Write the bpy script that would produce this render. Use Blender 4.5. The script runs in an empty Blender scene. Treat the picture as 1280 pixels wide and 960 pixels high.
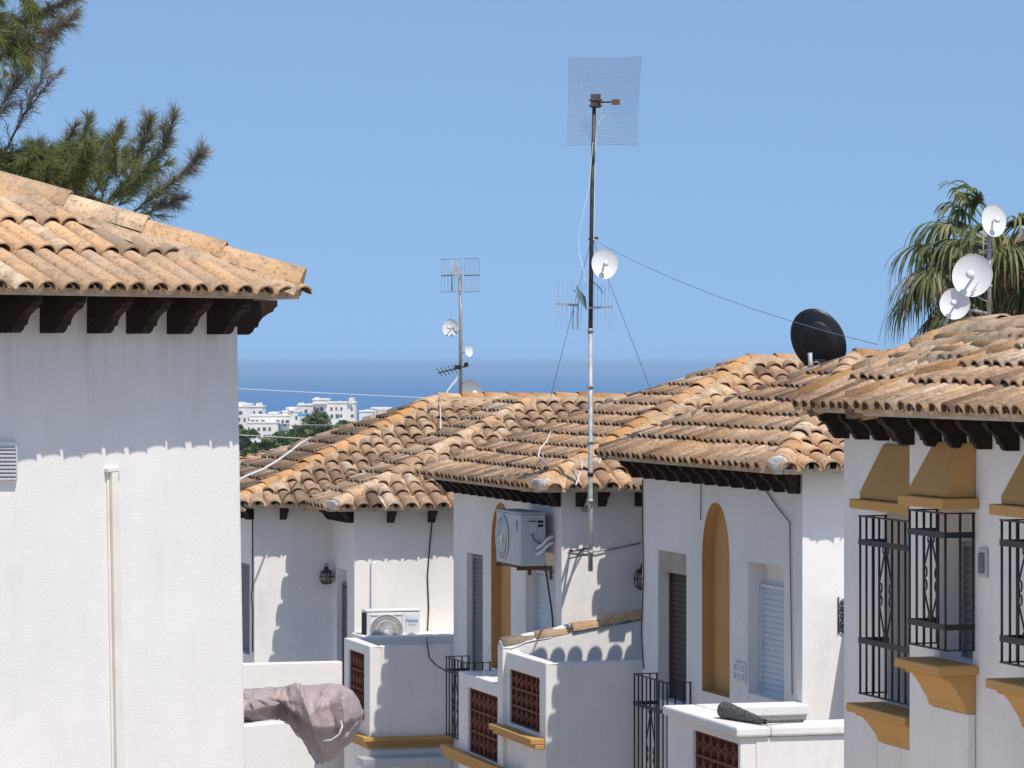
import bpy, bmesh, math, random
from mathutils import Vector, Matrix, noise
from mathutils.geometry import tessellate_polygon

R = random.Random(11)
S = bpy.context.scene
COL = S.collection
F, CX, HY = 4400.0, 640.0, 456.0          # focal length, principal column and horizon row of the photograph (pixels)

def at(px, py, d):
    """the point at distance d that the photograph shows at (px, py)"""
    return Vector(((px - CX) / F * d, d, (HY - py) / F * d))

class Frame:
    """a house axis system: u runs away along the street front, v across it"""
    def __init__(s, deg):
        a = math.radians(deg); s.s, s.c = math.sin(a), math.cos(a)
        s.u = Vector((-s.s, s.c, 0)); s.v = Vector((s.c, s.s, 0))
    def P(s, U, V, z): return s.u * U + s.v * V + Vector((0, 0, z))
    def d(s, U, V): return U * s.c + V * s.s
    def U(s, px, V):
        t = (px - CX) / F; return V * (s.c - t * s.s) / (t * s.c + s.s)
    def V(s, px, U):
        t = (px - CX) / F; return U * (t * s.c + s.s) / (s.c - t * s.s)
    def z(s, py, U, V): return (HY - py) / F * s.d(U, V)
    def up45(s, U0, V0, px, kU=1.0):
        """r so that (U0+kU*r, V0+r) shows at column px"""
        t = (px - CX) / F
        return (t * s.d(U0, V0) - (V0 * s.c - U0 * s.s)) / ((s.c - kU * s.s) - t * (kU * s.c + s.s))

FR = Frame(15.5)
FL = Frame(43.0)

# ------------------------------------------------------------------ mesh builder
class MB:
    def __init__(s):
        s.v, s.f, s.m, s.sm, s.r = [], [], [], [], []
    def vert(s, p, r=0.5):
        s.v.append(Vector(p)); s.r.append(r); return len(s.v) - 1
    def face(s, idx, m=0, smooth=False):
        s.f.append(tuple(idx)); s.m.append(m); s.sm.append(smooth)
    def poly(s, pts, m=0, r=0.5):
        s.face([s.vert(p, r) for p in pts], m)
    def hexa(s, c, m=0, r=0.5):
        i = [s.vert(p, r) for p in c]
        for q in ((0, 3, 2, 1), (4, 5, 6, 7), (0, 1, 5, 4), (1, 2, 6, 5), (2, 3, 7, 6), (3, 0, 4, 7)):
            s.face([i[k] for k in q], m)
    def box(s, o, ax, ay, az, m=0, r=0.5):
        """o: corner; ax, ay, az: edge vectors"""
        o = Vector(o)
        s.hexa([o, o + ax, o + ax + ay, o + ay, o + az, o + ax + az, o + ax + ay + az, o + ay + az], m, r)
    def fbox(s, fr, U0, U1, V0, V1, z0, z1, m=0, r=0.5):
        s.box(fr.P(U0, V0, z0), fr.u * (U1 - U0), fr.v * (V1 - V0), Vector((0, 0, z1 - z0)), m, r)
    def tube(s, pts, rad, n=6, m=0, r=0.5, cap=True):
        pts = [Vector(p) for p in pts]
        rads = rad if isinstance(rad, (list, tuple)) else [rad] * len(pts)
        prev = None; rings = []
        for i, p in enumerate(pts):
            t = (pts[min(i + 1, len(pts) - 1)] - pts[max(i - 1, 0)])
            if t.length < 1e-9: t = Vector((0, 0, 1))
            t.normalize()
            if prev is None:
                a = t.orthogonal().normalized()
            else:
                a = prev - t * prev.dot(t)
                a = a.normalized() if a.length > 1e-6 else t.orthogonal().normalized()
            prev = a; b = t.cross(a)
            rings.append([s.vert(p + (a * math.cos(2 * math.pi * k / n) + b * math.sin(2 * math.pi * k / n)) * rads[i], r) for k in range(n)])
        for A, B in zip(rings, rings[1:]):
            for k in range(n):
                s.face((A[k], A[(k + 1) % n], B[(k + 1) % n], B[k]), m, n > 4)
        if cap:
            s.face(rings[0][::-1], m); s.face(rings[-1], m)
    def lathe(s, o, axis, prof, n=32, m=0, r=0.5, sx=1.0, upref=None):
        """prof: (radius, height along axis) pairs; sx squeezes the sideways radius"""
        axis = Vector(axis).normalized()
        a = (upref - axis * upref.dot(axis)).normalized() if upref is not None else axis.orthogonal().normalized()
        b = axis.cross(a) * sx; o = Vector(o); rings = []
        for rad, h in prof:
            if rad < 1e-6: rings.append([s.vert(o + axis * h, r)])
            else: rings.append([s.vert(o + axis * h + (a * math.cos(2 * math.pi * k / n) + b * math.sin(2 * math.pi * k / n)) * rad, r) for k in range(n)])
        for A, B in zip(rings, rings[1:]):
            for k in range(n):
                k2 = (k + 1) % n
                if len(A) == 1 and len(B) == 1: continue
                if len(A) == 1: s.face((A[0], B[k2], B[k]), m, True)
                elif len(B) == 1: s.face((A[k], A[k2], B[0]), m, True)
                else: s.face((A[k], A[k2], B[k2], B[k]), m, True)
    def prism(s, prof, P, t0, t1, m=0, r=0.5):
        """prof: 2D outline; P(a, b, t) -> point; extruded from t0 to t1"""
        n = len(prof)
        A = [s.vert(P(a, b, t0), r) for a, b in prof]; B = [s.vert(P(a, b, t1), r) for a, b in prof]
        s.face(A[::-1], m); s.face(B, m)
        for k in range(n): s.face((A[k], A[(k + 1) % n], B[(k + 1) % n], B[k]), m)
    def panel(s, P, outer, holes=(), thick=0.3, m=0):
        """a wall with recesses. P(a, z, depth) -> point; holes: (outline, depth)"""
        loops = [outer] + [h[0] for h in holes]
        allp = [p for L in loops for p in L]
        idx = [s.vert(P(a, z, 0)) for a, z in allp]
        for t in tessellate_polygon([[Vector((a, z, 0)) for a, z in L] for L in loops]):
            s.face([idx[k] for k in t], m)
        k0 = 0
        for n, L in enumerate(loops):
            dep = thick if n == 0 else holes[n - 1][1]
            fr_ = idx[k0:k0 + len(L)]; k0 += len(L)
            bk = [s.vert(P(a, z, dep)) for a, z in L]
            for k in range(len(L)):
                s.face((fr_[k], fr_[(k + 1) % len(L)], bk[(k + 1) % len(L)], bk[k]), m)
            if n:
                for t in tessellate_polygon([[Vector((a, z, 0)) for a, z in L]]): s.face([bk[k] for k in t], m)
    def build(s, name, mats, parent=None, bevel=0.0, loc=None, seg=2, weld=False, rootloc=None):
        if not isinstance(mats, (list, tuple)): mats = [mats]
        root = parent
        while root is not None and root.parent is not None: root = root.parent
        if root is not None: org = root.location.copy()
        elif loc is not None: org = Vector(loc)
        else:
            lo = Vector((min(p.x for p in s.v), min(p.y for p in s.v), min(p.z for p in s.v)))
            hi = Vector((max(p.x for p in s.v), max(p.y for p in s.v), max(p.z for p in s.v)))
            org = Vector(((lo.x + hi.x) / 2, (lo.y + hi.y) / 2, lo.z))
        me = bpy.data.meshes.new(name)
        me.from_pydata([tuple(p - org) for p in s.v], [], s.f)
        for mt in mats: me.materials.append(mt)
        me.polygons.foreach_set('material_index', s.m)
        me.polygons.foreach_set('use_smooth', s.sm)
        at_ = me.attributes.new('rnd', 'FLOAT', 'POINT'); at_.data.foreach_set('value', s.r)
        if weld or bevel:
            bm = bmesh.new(); bm.from_mesh(me)
            bmesh.ops.remove_doubles(bm, verts=bm.verts, dist=2e-4)
            bmesh.ops.recalc_face_normals(bm, faces=bm.faces)
            bm.to_mesh(me); bm.free()
        me.update()
        o = bpy.data.objects.new(name, me); COL.objects.link(o)
        if parent is not None: o.parent = parent
        else: o.location = org
        if bevel:
            b = o.modifiers.new('bevel', 'BEVEL'); b.width = bevel; b.segments = seg; b.limit_method = 'ANGLE'; b.angle_limit = math.radians(40)
        return o

def tag(o, label=None, cat=None, group=None, kind=None):
    if label: o['label'] = label
    if cat: o['category'] = cat
    if group: o['group'] = group
    if kind: o['kind'] = kind
    return o
def thing(name, loc, label, cat, group=None):
    o = bpy.data.objects.new(name, None); COL.objects.link(o); o.location = loc; o.empty_display_size = 0.3
    return tag(o, label, cat, group)
def place_copy(src, parent, loc, rot=None):
    c = src.copy(); COL.objects.link(c); c.parent = parent; c.location = loc
    if rot is not None: c.rotation_euler = rot
    return c

# ------------------------------------------------------------------ materials
def mat(name):
    m = bpy.data.materials.new(name); m.use_nodes = True
    nt = m.node_tree; return m, nt, nt.nodes['Principled BSDF']
def N(nt, t, **kw):
    n = nt.nodes.new(t)
    for k, v in kw.items():
        if k in n.inputs: n.inputs[k].default_value = v
        else: setattr(n, k, v)
    return n
def L(nt, a, b): nt.links.new(a, b)
def ramp(nt, stops, interp='LINEAR'):
    n = nt.nodes.new('ShaderNodeValToRGB'); cr = n.color_ramp; cr.interpolation = interp
    while len(cr.elements) < len(stops): cr.elements.new(0.5)
    for e, (p, c) in zip(cr.elements, stops): e.position = p; e.color = (*c, 1)
    return n
def coords(nt, scale=(1, 1, 1)):
    tc = nt.nodes.new('ShaderNodeTexCoord'); mp = nt.nodes.new('ShaderNodeMapping'); mp.inputs['Scale'].default_value = scale
    L(nt, tc.outputs['Object'], mp.inputs['Vector']); return mp.outputs['Vector']
def noise_n(nt, vec, scale, detail=4, rough=0.6, dist=0.0):
    n = N(nt, 'ShaderNodeTexNoise', Scale=scale, Detail=detail, Roughness=rough, Distortion=dist); L(nt, vec, n.inputs['Vector']); return n
def mixc(nt, fac, a, b, blend='MIX'):
    n = nt.nodes.new('ShaderNodeMix'); n.data_type = 'RGBA'; n.blend_type = blend
    for sock, v in ((n.inputs['Factor'], fac), (n.inputs['A'], a), (n.inputs['B'], b)):
        pass
    A, B = n.inputs[6], n.inputs[7]; Fc = n.inputs[0]
    for sock, v in ((Fc, fac), (A, a), (B, b)):
        if hasattr(v, 'links'): L(nt, v, sock)
        elif isinstance(v, tuple): sock.default_value = (*v, 1)
        else: sock.default_value = v
    return n.outputs[2]
def bump(nt, h, strength, dist, bsdf, normal=None):
    b = N(nt, 'ShaderNodeBump', Strength=strength, Distance=dist); L(nt, h, b.inputs['Height'])
    if normal is not None: L(nt, normal, b.inputs['Normal'])
    if bsdf is not None: L(nt, b.outputs[0], bsdf.inputs['Normal'])
    return b.outputs[0]

def stucco(name, base, grain=60, gs=0.35, gd=0.006, wave=0.25, dirt=0.5, drip=None):
    m, nt, b = mat(name); vec = coords(nt); vs = coords(nt, (3.0, 3.0, 0.35))
    n1 = noise_n(nt, vec, 0.9, 5, 0.65); n2 = noise_n(nt, vs, 1.6, 6, 0.7); n3 = noise_n(nt, vec, grain, 2, 0.6); n4 = noise_n(nt, vec, 3.5, 3, 0.5)
    r1 = ramp(nt, [(0.32, tuple(x * 0.90 for x in base)), (0.62, base)]); L(nt, n1.outputs['Fac'], r1.inputs[0])
    r2 = ramp(nt, [(0.52, (0, 0, 0)), (0.78, (1, 1, 1))]); L(nt, n2.outputs['Fac'], r2.inputs[0])
    mul = N(nt, 'ShaderNodeMath', operation='MULTIPLY'); L(nt, r2.outputs[0], mul.inputs[0]); mul.inputs[1].default_value = 0.28 * dirt
    c = mixc(nt, mul.outputs[0], r1.outputs[0], tuple(x * y for x, y in zip(base, (0.62, 0.57, 0.50))))
    n5 = noise_n(nt, vec, 5.0, 7, 0.78); r5 = ramp(nt, [(0.66, (0, 0, 0)), (0.74, (1, 1, 1))]); L(nt, n5.outputs['Fac'], r5.inputs[0])
    mu5 = N(nt, 'ShaderNodeMath', operation='MULTIPLY'); L(nt, r5.outputs[0], mu5.inputs[0]); mu5.inputs[1].default_value = 0.3 * dirt
    c = mixc(nt, mu5.outputs[0], c, tuple(x * 0.55 for x in base))
    # hairline cracks, broken up so that only short runs show
    dv = nt.nodes.new('ShaderNodeVectorMath'); dv.operation = 'ADD'; nd = noise_n(nt, vec, 2.2, 4, 0.6); L(nt, vec, dv.inputs[0]); L(nt, nd.outputs['Color'], dv.inputs[1])
    vo = N(nt, 'ShaderNodeTexVoronoi', Scale=0.8); vo.feature = 'DISTANCE_TO_EDGE'; L(nt, dv.outputs[0], vo.inputs['Vector'])
    rc = ramp(nt, [(0.0, (1, 1, 1)), (0.009, (0, 0, 0))]); L(nt, vo.outputs['Distance'], rc.inputs[0])
    ncr = noise_n(nt, vec, 1.1, 3, 0.6); rn = ramp(nt, [(0.50, (0, 0, 0)), (0.60, (1, 1, 1))]); L(nt, ncr.outputs['Fac'], rn.inputs[0])
    mk = N(nt, 'ShaderNodeMath', operation='MULTIPLY'); L(nt, rc.outputs[0], mk.inputs[0]); L(nt, rn.outputs[0], mk.inputs[1])
    mk2 = N(nt, 'ShaderNodeMath', operation='MULTIPLY'); L(nt, mk.outputs[0], mk2.inputs[0]); mk2.inputs[1].default_value = 0.22 * dirt
    c = mixc(nt, mk2.outputs[0], c, tuple(x * 0.5 for x in base))
    if drip:                                                        # rain drips running down from the carved corbels
        sx_ = nt.nodes.new('ShaderNodeSeparateXYZ'); L(nt, vec, sx_.inputs[0]); mr = N(nt, 'ShaderNodeMapRange'); mr.inputs[1].default_value = drip[0]; mr.inputs[2].default_value = drip[1]; L(nt, sx_.outputs[2], mr.inputs[0])
        v9 = coords(nt, (9.0, 9.0, 0.5)); n9 = noise_n(nt, v9, 1.0, 5, 0.7); r9 = ramp(nt, [(0.48, (0, 0, 0)), (0.70, (1, 1, 1))]); L(nt, n9.outputs['Fac'], r9.inputs[0])
        m9 = N(nt, 'ShaderNodeMath', operation='MULTIPLY'); L(nt, mr.outputs[0], m9.inputs[0]); L(nt, r9.outputs[0], m9.inputs[1])
        m10 = N(nt, 'ShaderNodeMath', operation='MULTIPLY'); L(nt, m9.outputs[0], m10.inputs[0]); m10.inputs[1].default_value = 0.45
        c = mixc(nt, m10.outputs[0], c, tuple(x * y for x, y in zip(base, (0.55, 0.47, 0.40))))
    L(nt, c, b.inputs['Base Color']); b.inputs['Roughness'].default_value = 0.92; b.inputs['Specular IOR Level'].default_value = 0.2
    w = bump(nt, n4.outputs['Fac'], wave, 0.03, None)
    bump(nt, n3.outputs['Fac'], gs, gd, b, w)
    return m

def tile_mat(name, cols, lichen, dark, grime=1.0, moss=0.0):
    """barrel tiles: each tile has its own shade (rnd), with lichen and soot blotches"""
    m, nt, b = mat(name); vec = coords(nt)
    at_ = nt.nodes.new('ShaderNodeAttribute'); at_.attribute_name = 'rnd'
    rr = ramp(nt, cols); L(nt, at_.outputs['Fac'], rr.inputs[0])
    n1 = noise_n(nt, vec, 5.0, 8, 0.72, 0.4); n2 = noise_n(nt, vec, 1.3, 6, 0.7); n3 = noise_n(nt, vec, 38, 5, 0.7)
    n6 = noise_n(nt, vec, 16, 6, 0.75)
    r1 = ramp(nt, [(0.53 - .05 * grime, (0, 0, 0)), (0.64 - .05 * grime, (1, 1, 1))]); L(nt, n1.outputs['Fac'], r1.inputs[0])
    mA = N(nt, 'ShaderNodeMath', operation='MULTIPLY'); L(nt, r1.outputs[0], mA.inputs[0]); mA.inputs[1].default_value = 0.50
    c = mixc(nt, mA.outputs[0], rr.outputs[0], dark)
    r2 = ramp(nt, [(0.54 - moss, (0, 0, 0)), (0.66 - moss, (1, 1, 1))]); L(nt, n2.outputs['Fac'], r2.inputs[0])
    mB = N(nt, 'ShaderNodeMath', operation='MULTIPLY'); L(nt, r2.outputs[0], mB.inputs[0]); mB.inputs[1].default_value = 0.6
    c = mixc(nt, mB.outputs[0], c, lichen)
    r3 = ramp(nt, [(0.54, (0, 0, 0)), (0.62, (1, 1, 1))]); L(nt, n3.outputs['Fac'], r3.inputs[0])
    mC = N(nt, 'ShaderNodeMath', operation='MULTIPLY'); L(nt, r3.outputs[0], mC.inputs[0]); mC.inputs[1].default_value = 0.62
    c = mixc(nt, mC.outputs[0], c, tuple(x * 0.5 for x in dark))
    r6 = ramp(nt, [(0.62, (0, 0, 0)), (0.70, (1, 1, 1))]); L(nt, n6.outputs['Fac'], r6.inputs[0])
    mD = N(nt, 'ShaderNodeMath', operation='MULTIPLY'); L(nt, r6.outputs[0], mD.inputs[0]); mD.inputs[1].default_value = 0.5
    c = mixc(nt, mD.outputs[0], c, (0.50, 0.44, 0.36))
    n7 = noise_n(nt, vec, 10.5, 8, 0.8, 0.6); r7 = ramp(nt, [(0.53, (0, 0, 0)), (0.63, (1, 1, 1))]); L(nt, n7.outputs['Fac'], r7.inputs[0])
    mE = N(nt, 'ShaderNodeMath', operation='MULTIPLY'); L(nt, r7.outputs[0], mE.inputs[0]); mE.inputs[1].default_value = 0.42 * grime
    c = mixc(nt, mE.outputs[0], c, tuple(x * 0.62 for x in dark))
    n8 = noise_n(nt, vec, 7.5, 8, 0.8, 0.3); r8 = ramp(nt, [(0.56 - moss * .5, (0, 0, 0)), (0.64 - moss * .5, (1, 1, 1))]); L(nt, n8.outputs['Fac'], r8.inputs[0])
    mF = N(nt, 'ShaderNodeMath', operation='MULTIPLY'); L(nt, r8.outputs[0], mF.inputs[0]); mF.inputs[1].default_value = 0.5
    c = mixc(nt, mF.outputs[0], c, tuple(min(.8, x * 1.05) for x in lichen))
    L(nt, c, b.inputs['Base Color']); b.inputs['Roughness'].default_value = 0.9; b.inputs['Specular IOR Level'].default_value = 0.15
    w = bump(nt, n6.outputs['Fac'], 0.5, 0.02, None); bump(nt, n3.outputs['Fac'], 0.5, 0.006, b, w)
    return m

def plain(name, base, rough=0.6, metal=0.0, var=0.12, scale=6.0, bs=0.1, spec=0.4, bd=0.004):
    m, nt, b = mat(name); vec = coords(nt); n1 = noise_n(nt, vec, scale, 5, 0.65)
    r1 = ramp(nt, [(0.3, tuple(max(0, x * (1 - var)) for x in base)), (0.7, tuple(min(1, x * (1 + var)) for x in base))]); L(nt, n1.outputs['Fac'], r1.inputs[0])
    L(nt, r1.outputs[0], b.inputs['Base Color']); b.inputs['Roughness'].default_value = rough; b.inputs['Metallic'].default_value = metal
    b.inputs['Specular IOR Level'].default_value = spec
    if bs: bump(nt, n1.outputs['Fac'], bs, bd, b)
    return m

def leaf_mat(name, a, bcol, trans=0.25):
    """foliage: rnd runs from colour a (green) to colour b (dry)"""
    m, nt, b = mat(name); at_ = nt.nodes.new('ShaderNodeAttribute'); at_.attribute_name = 'rnd'
    rr = ramp(nt, [(0.0, tuple(x * 0.6 for x in a)), (0.45, a), (0.7, tuple((x + y) / 2 for x, y in zip(a, bcol))), (1.0, bcol)]); L(nt, at_.outputs['Fac'], rr.inputs[0])
    L(nt, rr.outputs[0], b.inputs['Base Color']); b.inputs['Roughness'].default_value = 0.6; b.inputs['Specular IOR Level'].default_value = 0.25
    tr = nt.nodes.new('ShaderNodeBsdfTranslucent'); L(nt, rr.outputs[0], tr.inputs['Color'])
    mx = nt.nodes.new('ShaderNodeMixShader'); mx.inputs[0].default_value = trans
    L(nt, b.outputs[0], mx.inputs[1]); L(nt, tr.outputs[0], mx.inputs[2]); L(nt, mx.outputs[0], nt.nodes['Material Output'].inputs['Surface'])
    return m

M = {}
M['stucco'] = stucco('white_stucco', (0.81, 0.775, 0.735), 45, 0.25, 0.006, 0.35, 1.0)
M['rough_stucco'] = stucco('rough_white_stucco', (0.77, 0.735, 0.705), 70, 0.42, 0.008, 0.15, 0.6, (6.75, 7.6))
M['cream'] = plain('cream_mortar', (0.55, 0.48, 0.40), 0.95, 0, 0.2, 9, 0.5, 0.1, 0.01)
M['whitewash'] = plain('whitewashed_mortar', (0.72, 0.71, 0.69), 0.95, 0, 0.25, 14, 0.7, 0.1, 0.02)
M['plug'] = tile_mat('patched_white_mortar', [(0.0, (.5, .48, .46)), (1.0, (.62, .60, .58))], (.70, .69, .67), (.36, .34, .33), .6)
TC = [(0.0, (0.19, 0.115, 0.073)), (0.25, (0.36, 0.22, 0.135)), (0.5, (0.57, 0.355, 0.205)), (0.75, (0.71, 0.455, 0.27)), (1.0, (0.76, 0.57, 0.39))]
M['tile'] = tile_mat('aged_clay_tile', TC, (0.58, 0.31, 0.11), (0.19, 0.145, 0.115), 1.1, .015)
TCL = [(0.0, (0.30, 0.215, 0.15)), (0.25, (0.52, 0.345, 0.21)), (0.55, (0.74, 0.44, 0.225)), (0.8, (0.78, 0.50, 0.27)), (1.0, (0.74, 0.58, 0.42))]
M['tile_pale'] = tile_mat('sunbleached_clay_tile', TCL, (0.52, 0.40, 0.28), (0.30, 0.235, 0.18), 1.1)
TCG = [(0.0, (0.16, 0.105, 0.072)), (0.35, (0.34, 0.22, 0.14)), (0.7, (0.56, 0.37, 0.225)), (1.0, (0.66, 0.51, 0.37))]
M['tile_grey'] = tile_mat('sooty_clay_tile', TCG, (0.42, 0.245, 0.11), (0.13, 0.098, 0.078))
M['tile_lichen'] = tile_mat('lichened_ridge_tile', TC, (0.60, 0.29, 0.085), (0.22, 0.16, 0.12), .8, .12)
TCM = [(0.0, (0.38, 0.26, 0.16)), (0.5, (0.54, 0.375, 0.235)), (1.0, (0.64, 0.50, 0.35))]
M['bed'] = tile_mat('lichen_mortar', TCM, (0.60, 0.29, 0.09), (0.24, 0.18, 0.135))
M['hollow'] = plain('shaded_clay_hollow', (0.085, 0.055, 0.038), 0.95, 0, 0.3, 12, 0.3, 0.05)  # dark unweathered clay, with the shade inside the tile ends painted in
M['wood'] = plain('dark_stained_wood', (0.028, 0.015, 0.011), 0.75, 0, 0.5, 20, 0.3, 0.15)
M['ochre'] = stucco('ochre_paint', (0.555, 0.31, 0.11), 50, 0.2, 0.005, 0.3, 1.1)
M['iron'] = plain('black_wrought_iron', (0.012, 0.012, 0.013), 0.5, 0.0, 0.3, 25, 0.1, 0.5)
M['galv'] = plain('galvanised_steel', (0.40, 0.40, 0.40), 0.6, 0.3, 0.25, 18, 0.1, 0.5)
M['rust'] = plain('rusty_steel', (0.16, 0.085, 0.055), 0.75, 0.2, 0.5, 22, 0.3, 0.3)
M['darkmast'] = plain('weathered_dark_mast', (0.085, 0.070, 0.062), 0.6, 0.3, 0.4, 6, 0.1, 0.4)
M['white'] = plain('white_plastic', (0.74, 0.74, 0.73), 0.45, 0, 0.05, 5, 0.0, 0.4)
M['greywhite'] = plain('greyed_white_metal', (0.47, 0.48, 0.50), 0.5, 0, 0.08, 5, 0.0, 0.4)
M['greydish'] = plain('grey_dish_paint', (0.30, 0.31, 0.32), 0.5, 0, 0.1, 5, 0.0, 0.4)
M['blackdish'] = plain('black_dish_paint', (0.007, 0.009, 0.013), 0.42, 0, 0.15, 8, 0.0, 0.5)
M['dark'] = plain('dark_rubber', (0.02, 0.02, 0.022), 0.7, 0, 0.2, 10, 0.0, 0.3)
M['grille_dark'] = plain('shaded_fan_metal', (0.27, 0.23, 0.20), 0.6, 0, 0.2, 12, 0.0, 0.3)
M['blue'] = plain('blue_print', (0.06, 0.23, 0.48), 0.5, 0, 0.05, 5, 0.0, 0.4)
M['shutter'] = plain('white_shutter', (0.66, 0.67, 0.69), 0.5, 0, 0.06, 4, 0.0, 0.4)
M['brownshutter'] = plain('brown_shutter', (0.085, 0.062, 0.05), 0.6, 0, 0.2, 4, 0.0, 0.3)
M['greyshutter'] = plain('grey_shutter', (0.22, 0.21, 0.21), 0.6, 0, 0.15, 4, 0.0, 0.3)
M['lintel'] = plain('bare_cement', (0.40, 0.35, 0.30), 0.95, 0, 0.15, 5, 0.3, 0.1)
M['clay'] = plain('red_clay_lattice', (0.20, 0.065, 0.040), 0.85, 0, 0.35, 14, 0.3, 0.2)
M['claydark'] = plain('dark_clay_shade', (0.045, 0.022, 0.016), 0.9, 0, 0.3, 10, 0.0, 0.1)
M['conduit'] = plain('cream_conduit', (0.71, 0.665, 0.60), 0.6, 0, 0.1, 3, 0.1, 0.3)
M['cable_white'] = plain('white_cable', (0.70, 0.70, 0.68), 0.5, 0, 0.1, 5, 0.0, 0.3)
M['cable_black'] = plain('black_cable', (0.03, 0.03, 0.032), 0.6, 0, 0.1, 5, 0.0, 0.3)
M['cable_grey'] = plain('grey_steel_wire', (0.22, 0.22, 0.24), 0.5, 0.3, 0.1, 5, 0.0, 0.3)
M['mesh_wire'] = plain('grey_mesh_wire', (0.42, 0.45, 0.49), 0.5, 0.3, 0.1, 5, 0.0, 0.4)
M['panelgreen'] = plain('grey_green_panel', (0.13, 0.19, 0.19), 0.6, 0, 0.15, 9, 0.0, 0.3)
M['lantern'] = plain('rusted_lantern_iron', (0.07, 0.045, 0.032), 0.7, 0.2, 0.4, 30, 0.2, 0.3)
M['glass'] = plain('dusty_lantern_glass', (0.30, 0.27, 0.23), 0.35, 0, 0.2, 9, 0.0, 0.5)
M['paving'] = plain('street_paving', (0.60, 0.53, 0.44), 0.9, 0, 0.2, 2, 0.3, 0.2)
M['asphalt'] = plain('pale_street_concrete', (0.57, 0.50, 0.415), 0.95, 0, 0.25, 4, 0.3, 0.2)
M['earth'] = plain('dry_earth', (0.40, 0.33, 0.24), 0.95, 0, 0.4, 0.15, 0.2, 0.1)
M['farwhite'] = plain('far_white_render', (0.76, 0.73, 0.68), 0.9, 0, 0.12, 0.4, 0.0, 0.2)
M['fargrey'] = plain('far_grey_render', (0.50, 0.49, 0.50), 0.9, 0, 0.05, 0.4, 0.0, 0.2)
M['farglass'] = plain('far_dark_window', (0.10, 0.12, 0.15), 0.3, 0, 0.2, 0.5, 0.0, 0.5)
M['farpink'] = plain('far_terracotta_trim', (0.42, 0.27, 0.20), 0.9, 0, 0.1, 0.5, 0.0, 0.2)
M['farblue'] = plain('far_blue_canvas', (0.12, 0.30, 0.55), 0.8, 0, 0.1, 0.5, 0.0, 0.2)
M['bark'] = plain('grey_bark', (0.16, 0.13, 0.115), 0.95, 0, 0.35, 12, 0.6, 0.1, 0.02)
M['needle'] = leaf_mat('pine_needles', (0.235, 0.26, 0.065), (0.33, 0.285, 0.25), 0.5)
M['farleaf'] = leaf_mat('broad_leaves', (0.13, 0.17, 0.055), (0.20, 0.24, 0.09), 0.35)
M['palm'] = leaf_mat('palm_blades', (0.185, 0.22, 0.075), (0.50, 0.40, 0.26), 0.4)
M['palmtrunk'] = plain('palm_fibre', (0.36, 0.23, 0.135), 0.95, 0, 0.5, 14, 0.8, 0.1, 0.03)
M['stalk'] = plain('palm_stalk', (0.20, 0.20, 0.08), 0.7, 0, 0.3, 5, 0.0, 0.3)

def tarp_mat():
    m, nt, b = mat('mauve_tarpaulin'); vec = coords(nt); n1 = noise_n(nt, vec, 3, 4, 0.6); n2 = noise_n(nt, vec, 9, 4, 0.6, 1.2)
    r1 = ramp(nt, [(0.3, (0.34, 0.268, 0.26)), (0.7, (0.43, 0.35, 0.34))]); L(nt, n1.outputs['Fac'], r1.inputs[0]); L(nt, r1.outputs[0], b.inputs['Base Color'])
    b.inputs['Roughness'].default_value = 0.5; b.inputs['Specular IOR Level'].default_value = 0.4; bump(nt, n2.outputs['Fac'], 0.45, 0.03, b); return m
M['tarp'] = tarp_mat()
def sea_mat():
    m, nt, b = mat('sea_water'); vec = coords(nt, (0.02, 0.05, 0.02)); n1 = noise_n(nt, vec, 1.0, 6, 0.6)
    b.inputs['Base Color'].default_value = (0.045, 0.15, 0.345, 1); b.inputs['Roughness'].default_value = 0.45; b.inputs['Specular IOR Level'].default_value = 0.12
    bump(nt, n1.outputs['Fac'], 0.25, 1.0, b); return m
M['sea'] = sea_mat()
SKY_TINT, SKY_STR, SUN_STR, EXPO, SKY_K, SKY_LIFT = (0.97, 1.02, 1.015), 0.148, 3.6, 0.22, 0.75, 0.28
# ------------------------------------------------------------------ roofs of barrel tiles
def interval(poly, x):
    ys = []
    for (x0, y0), (x1, y1) in zip(poly, poly[1:] + poly[:1]):
        if (x0 - x) * (x1 - x) <= 0 and abs(x1 - x0) > 1e-9: ys.append(y0 + (y1 - y0) * (x - x0) / (x1 - x0))
    return (min(ys), max(ys)) if len(ys) > 1 else None

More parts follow.
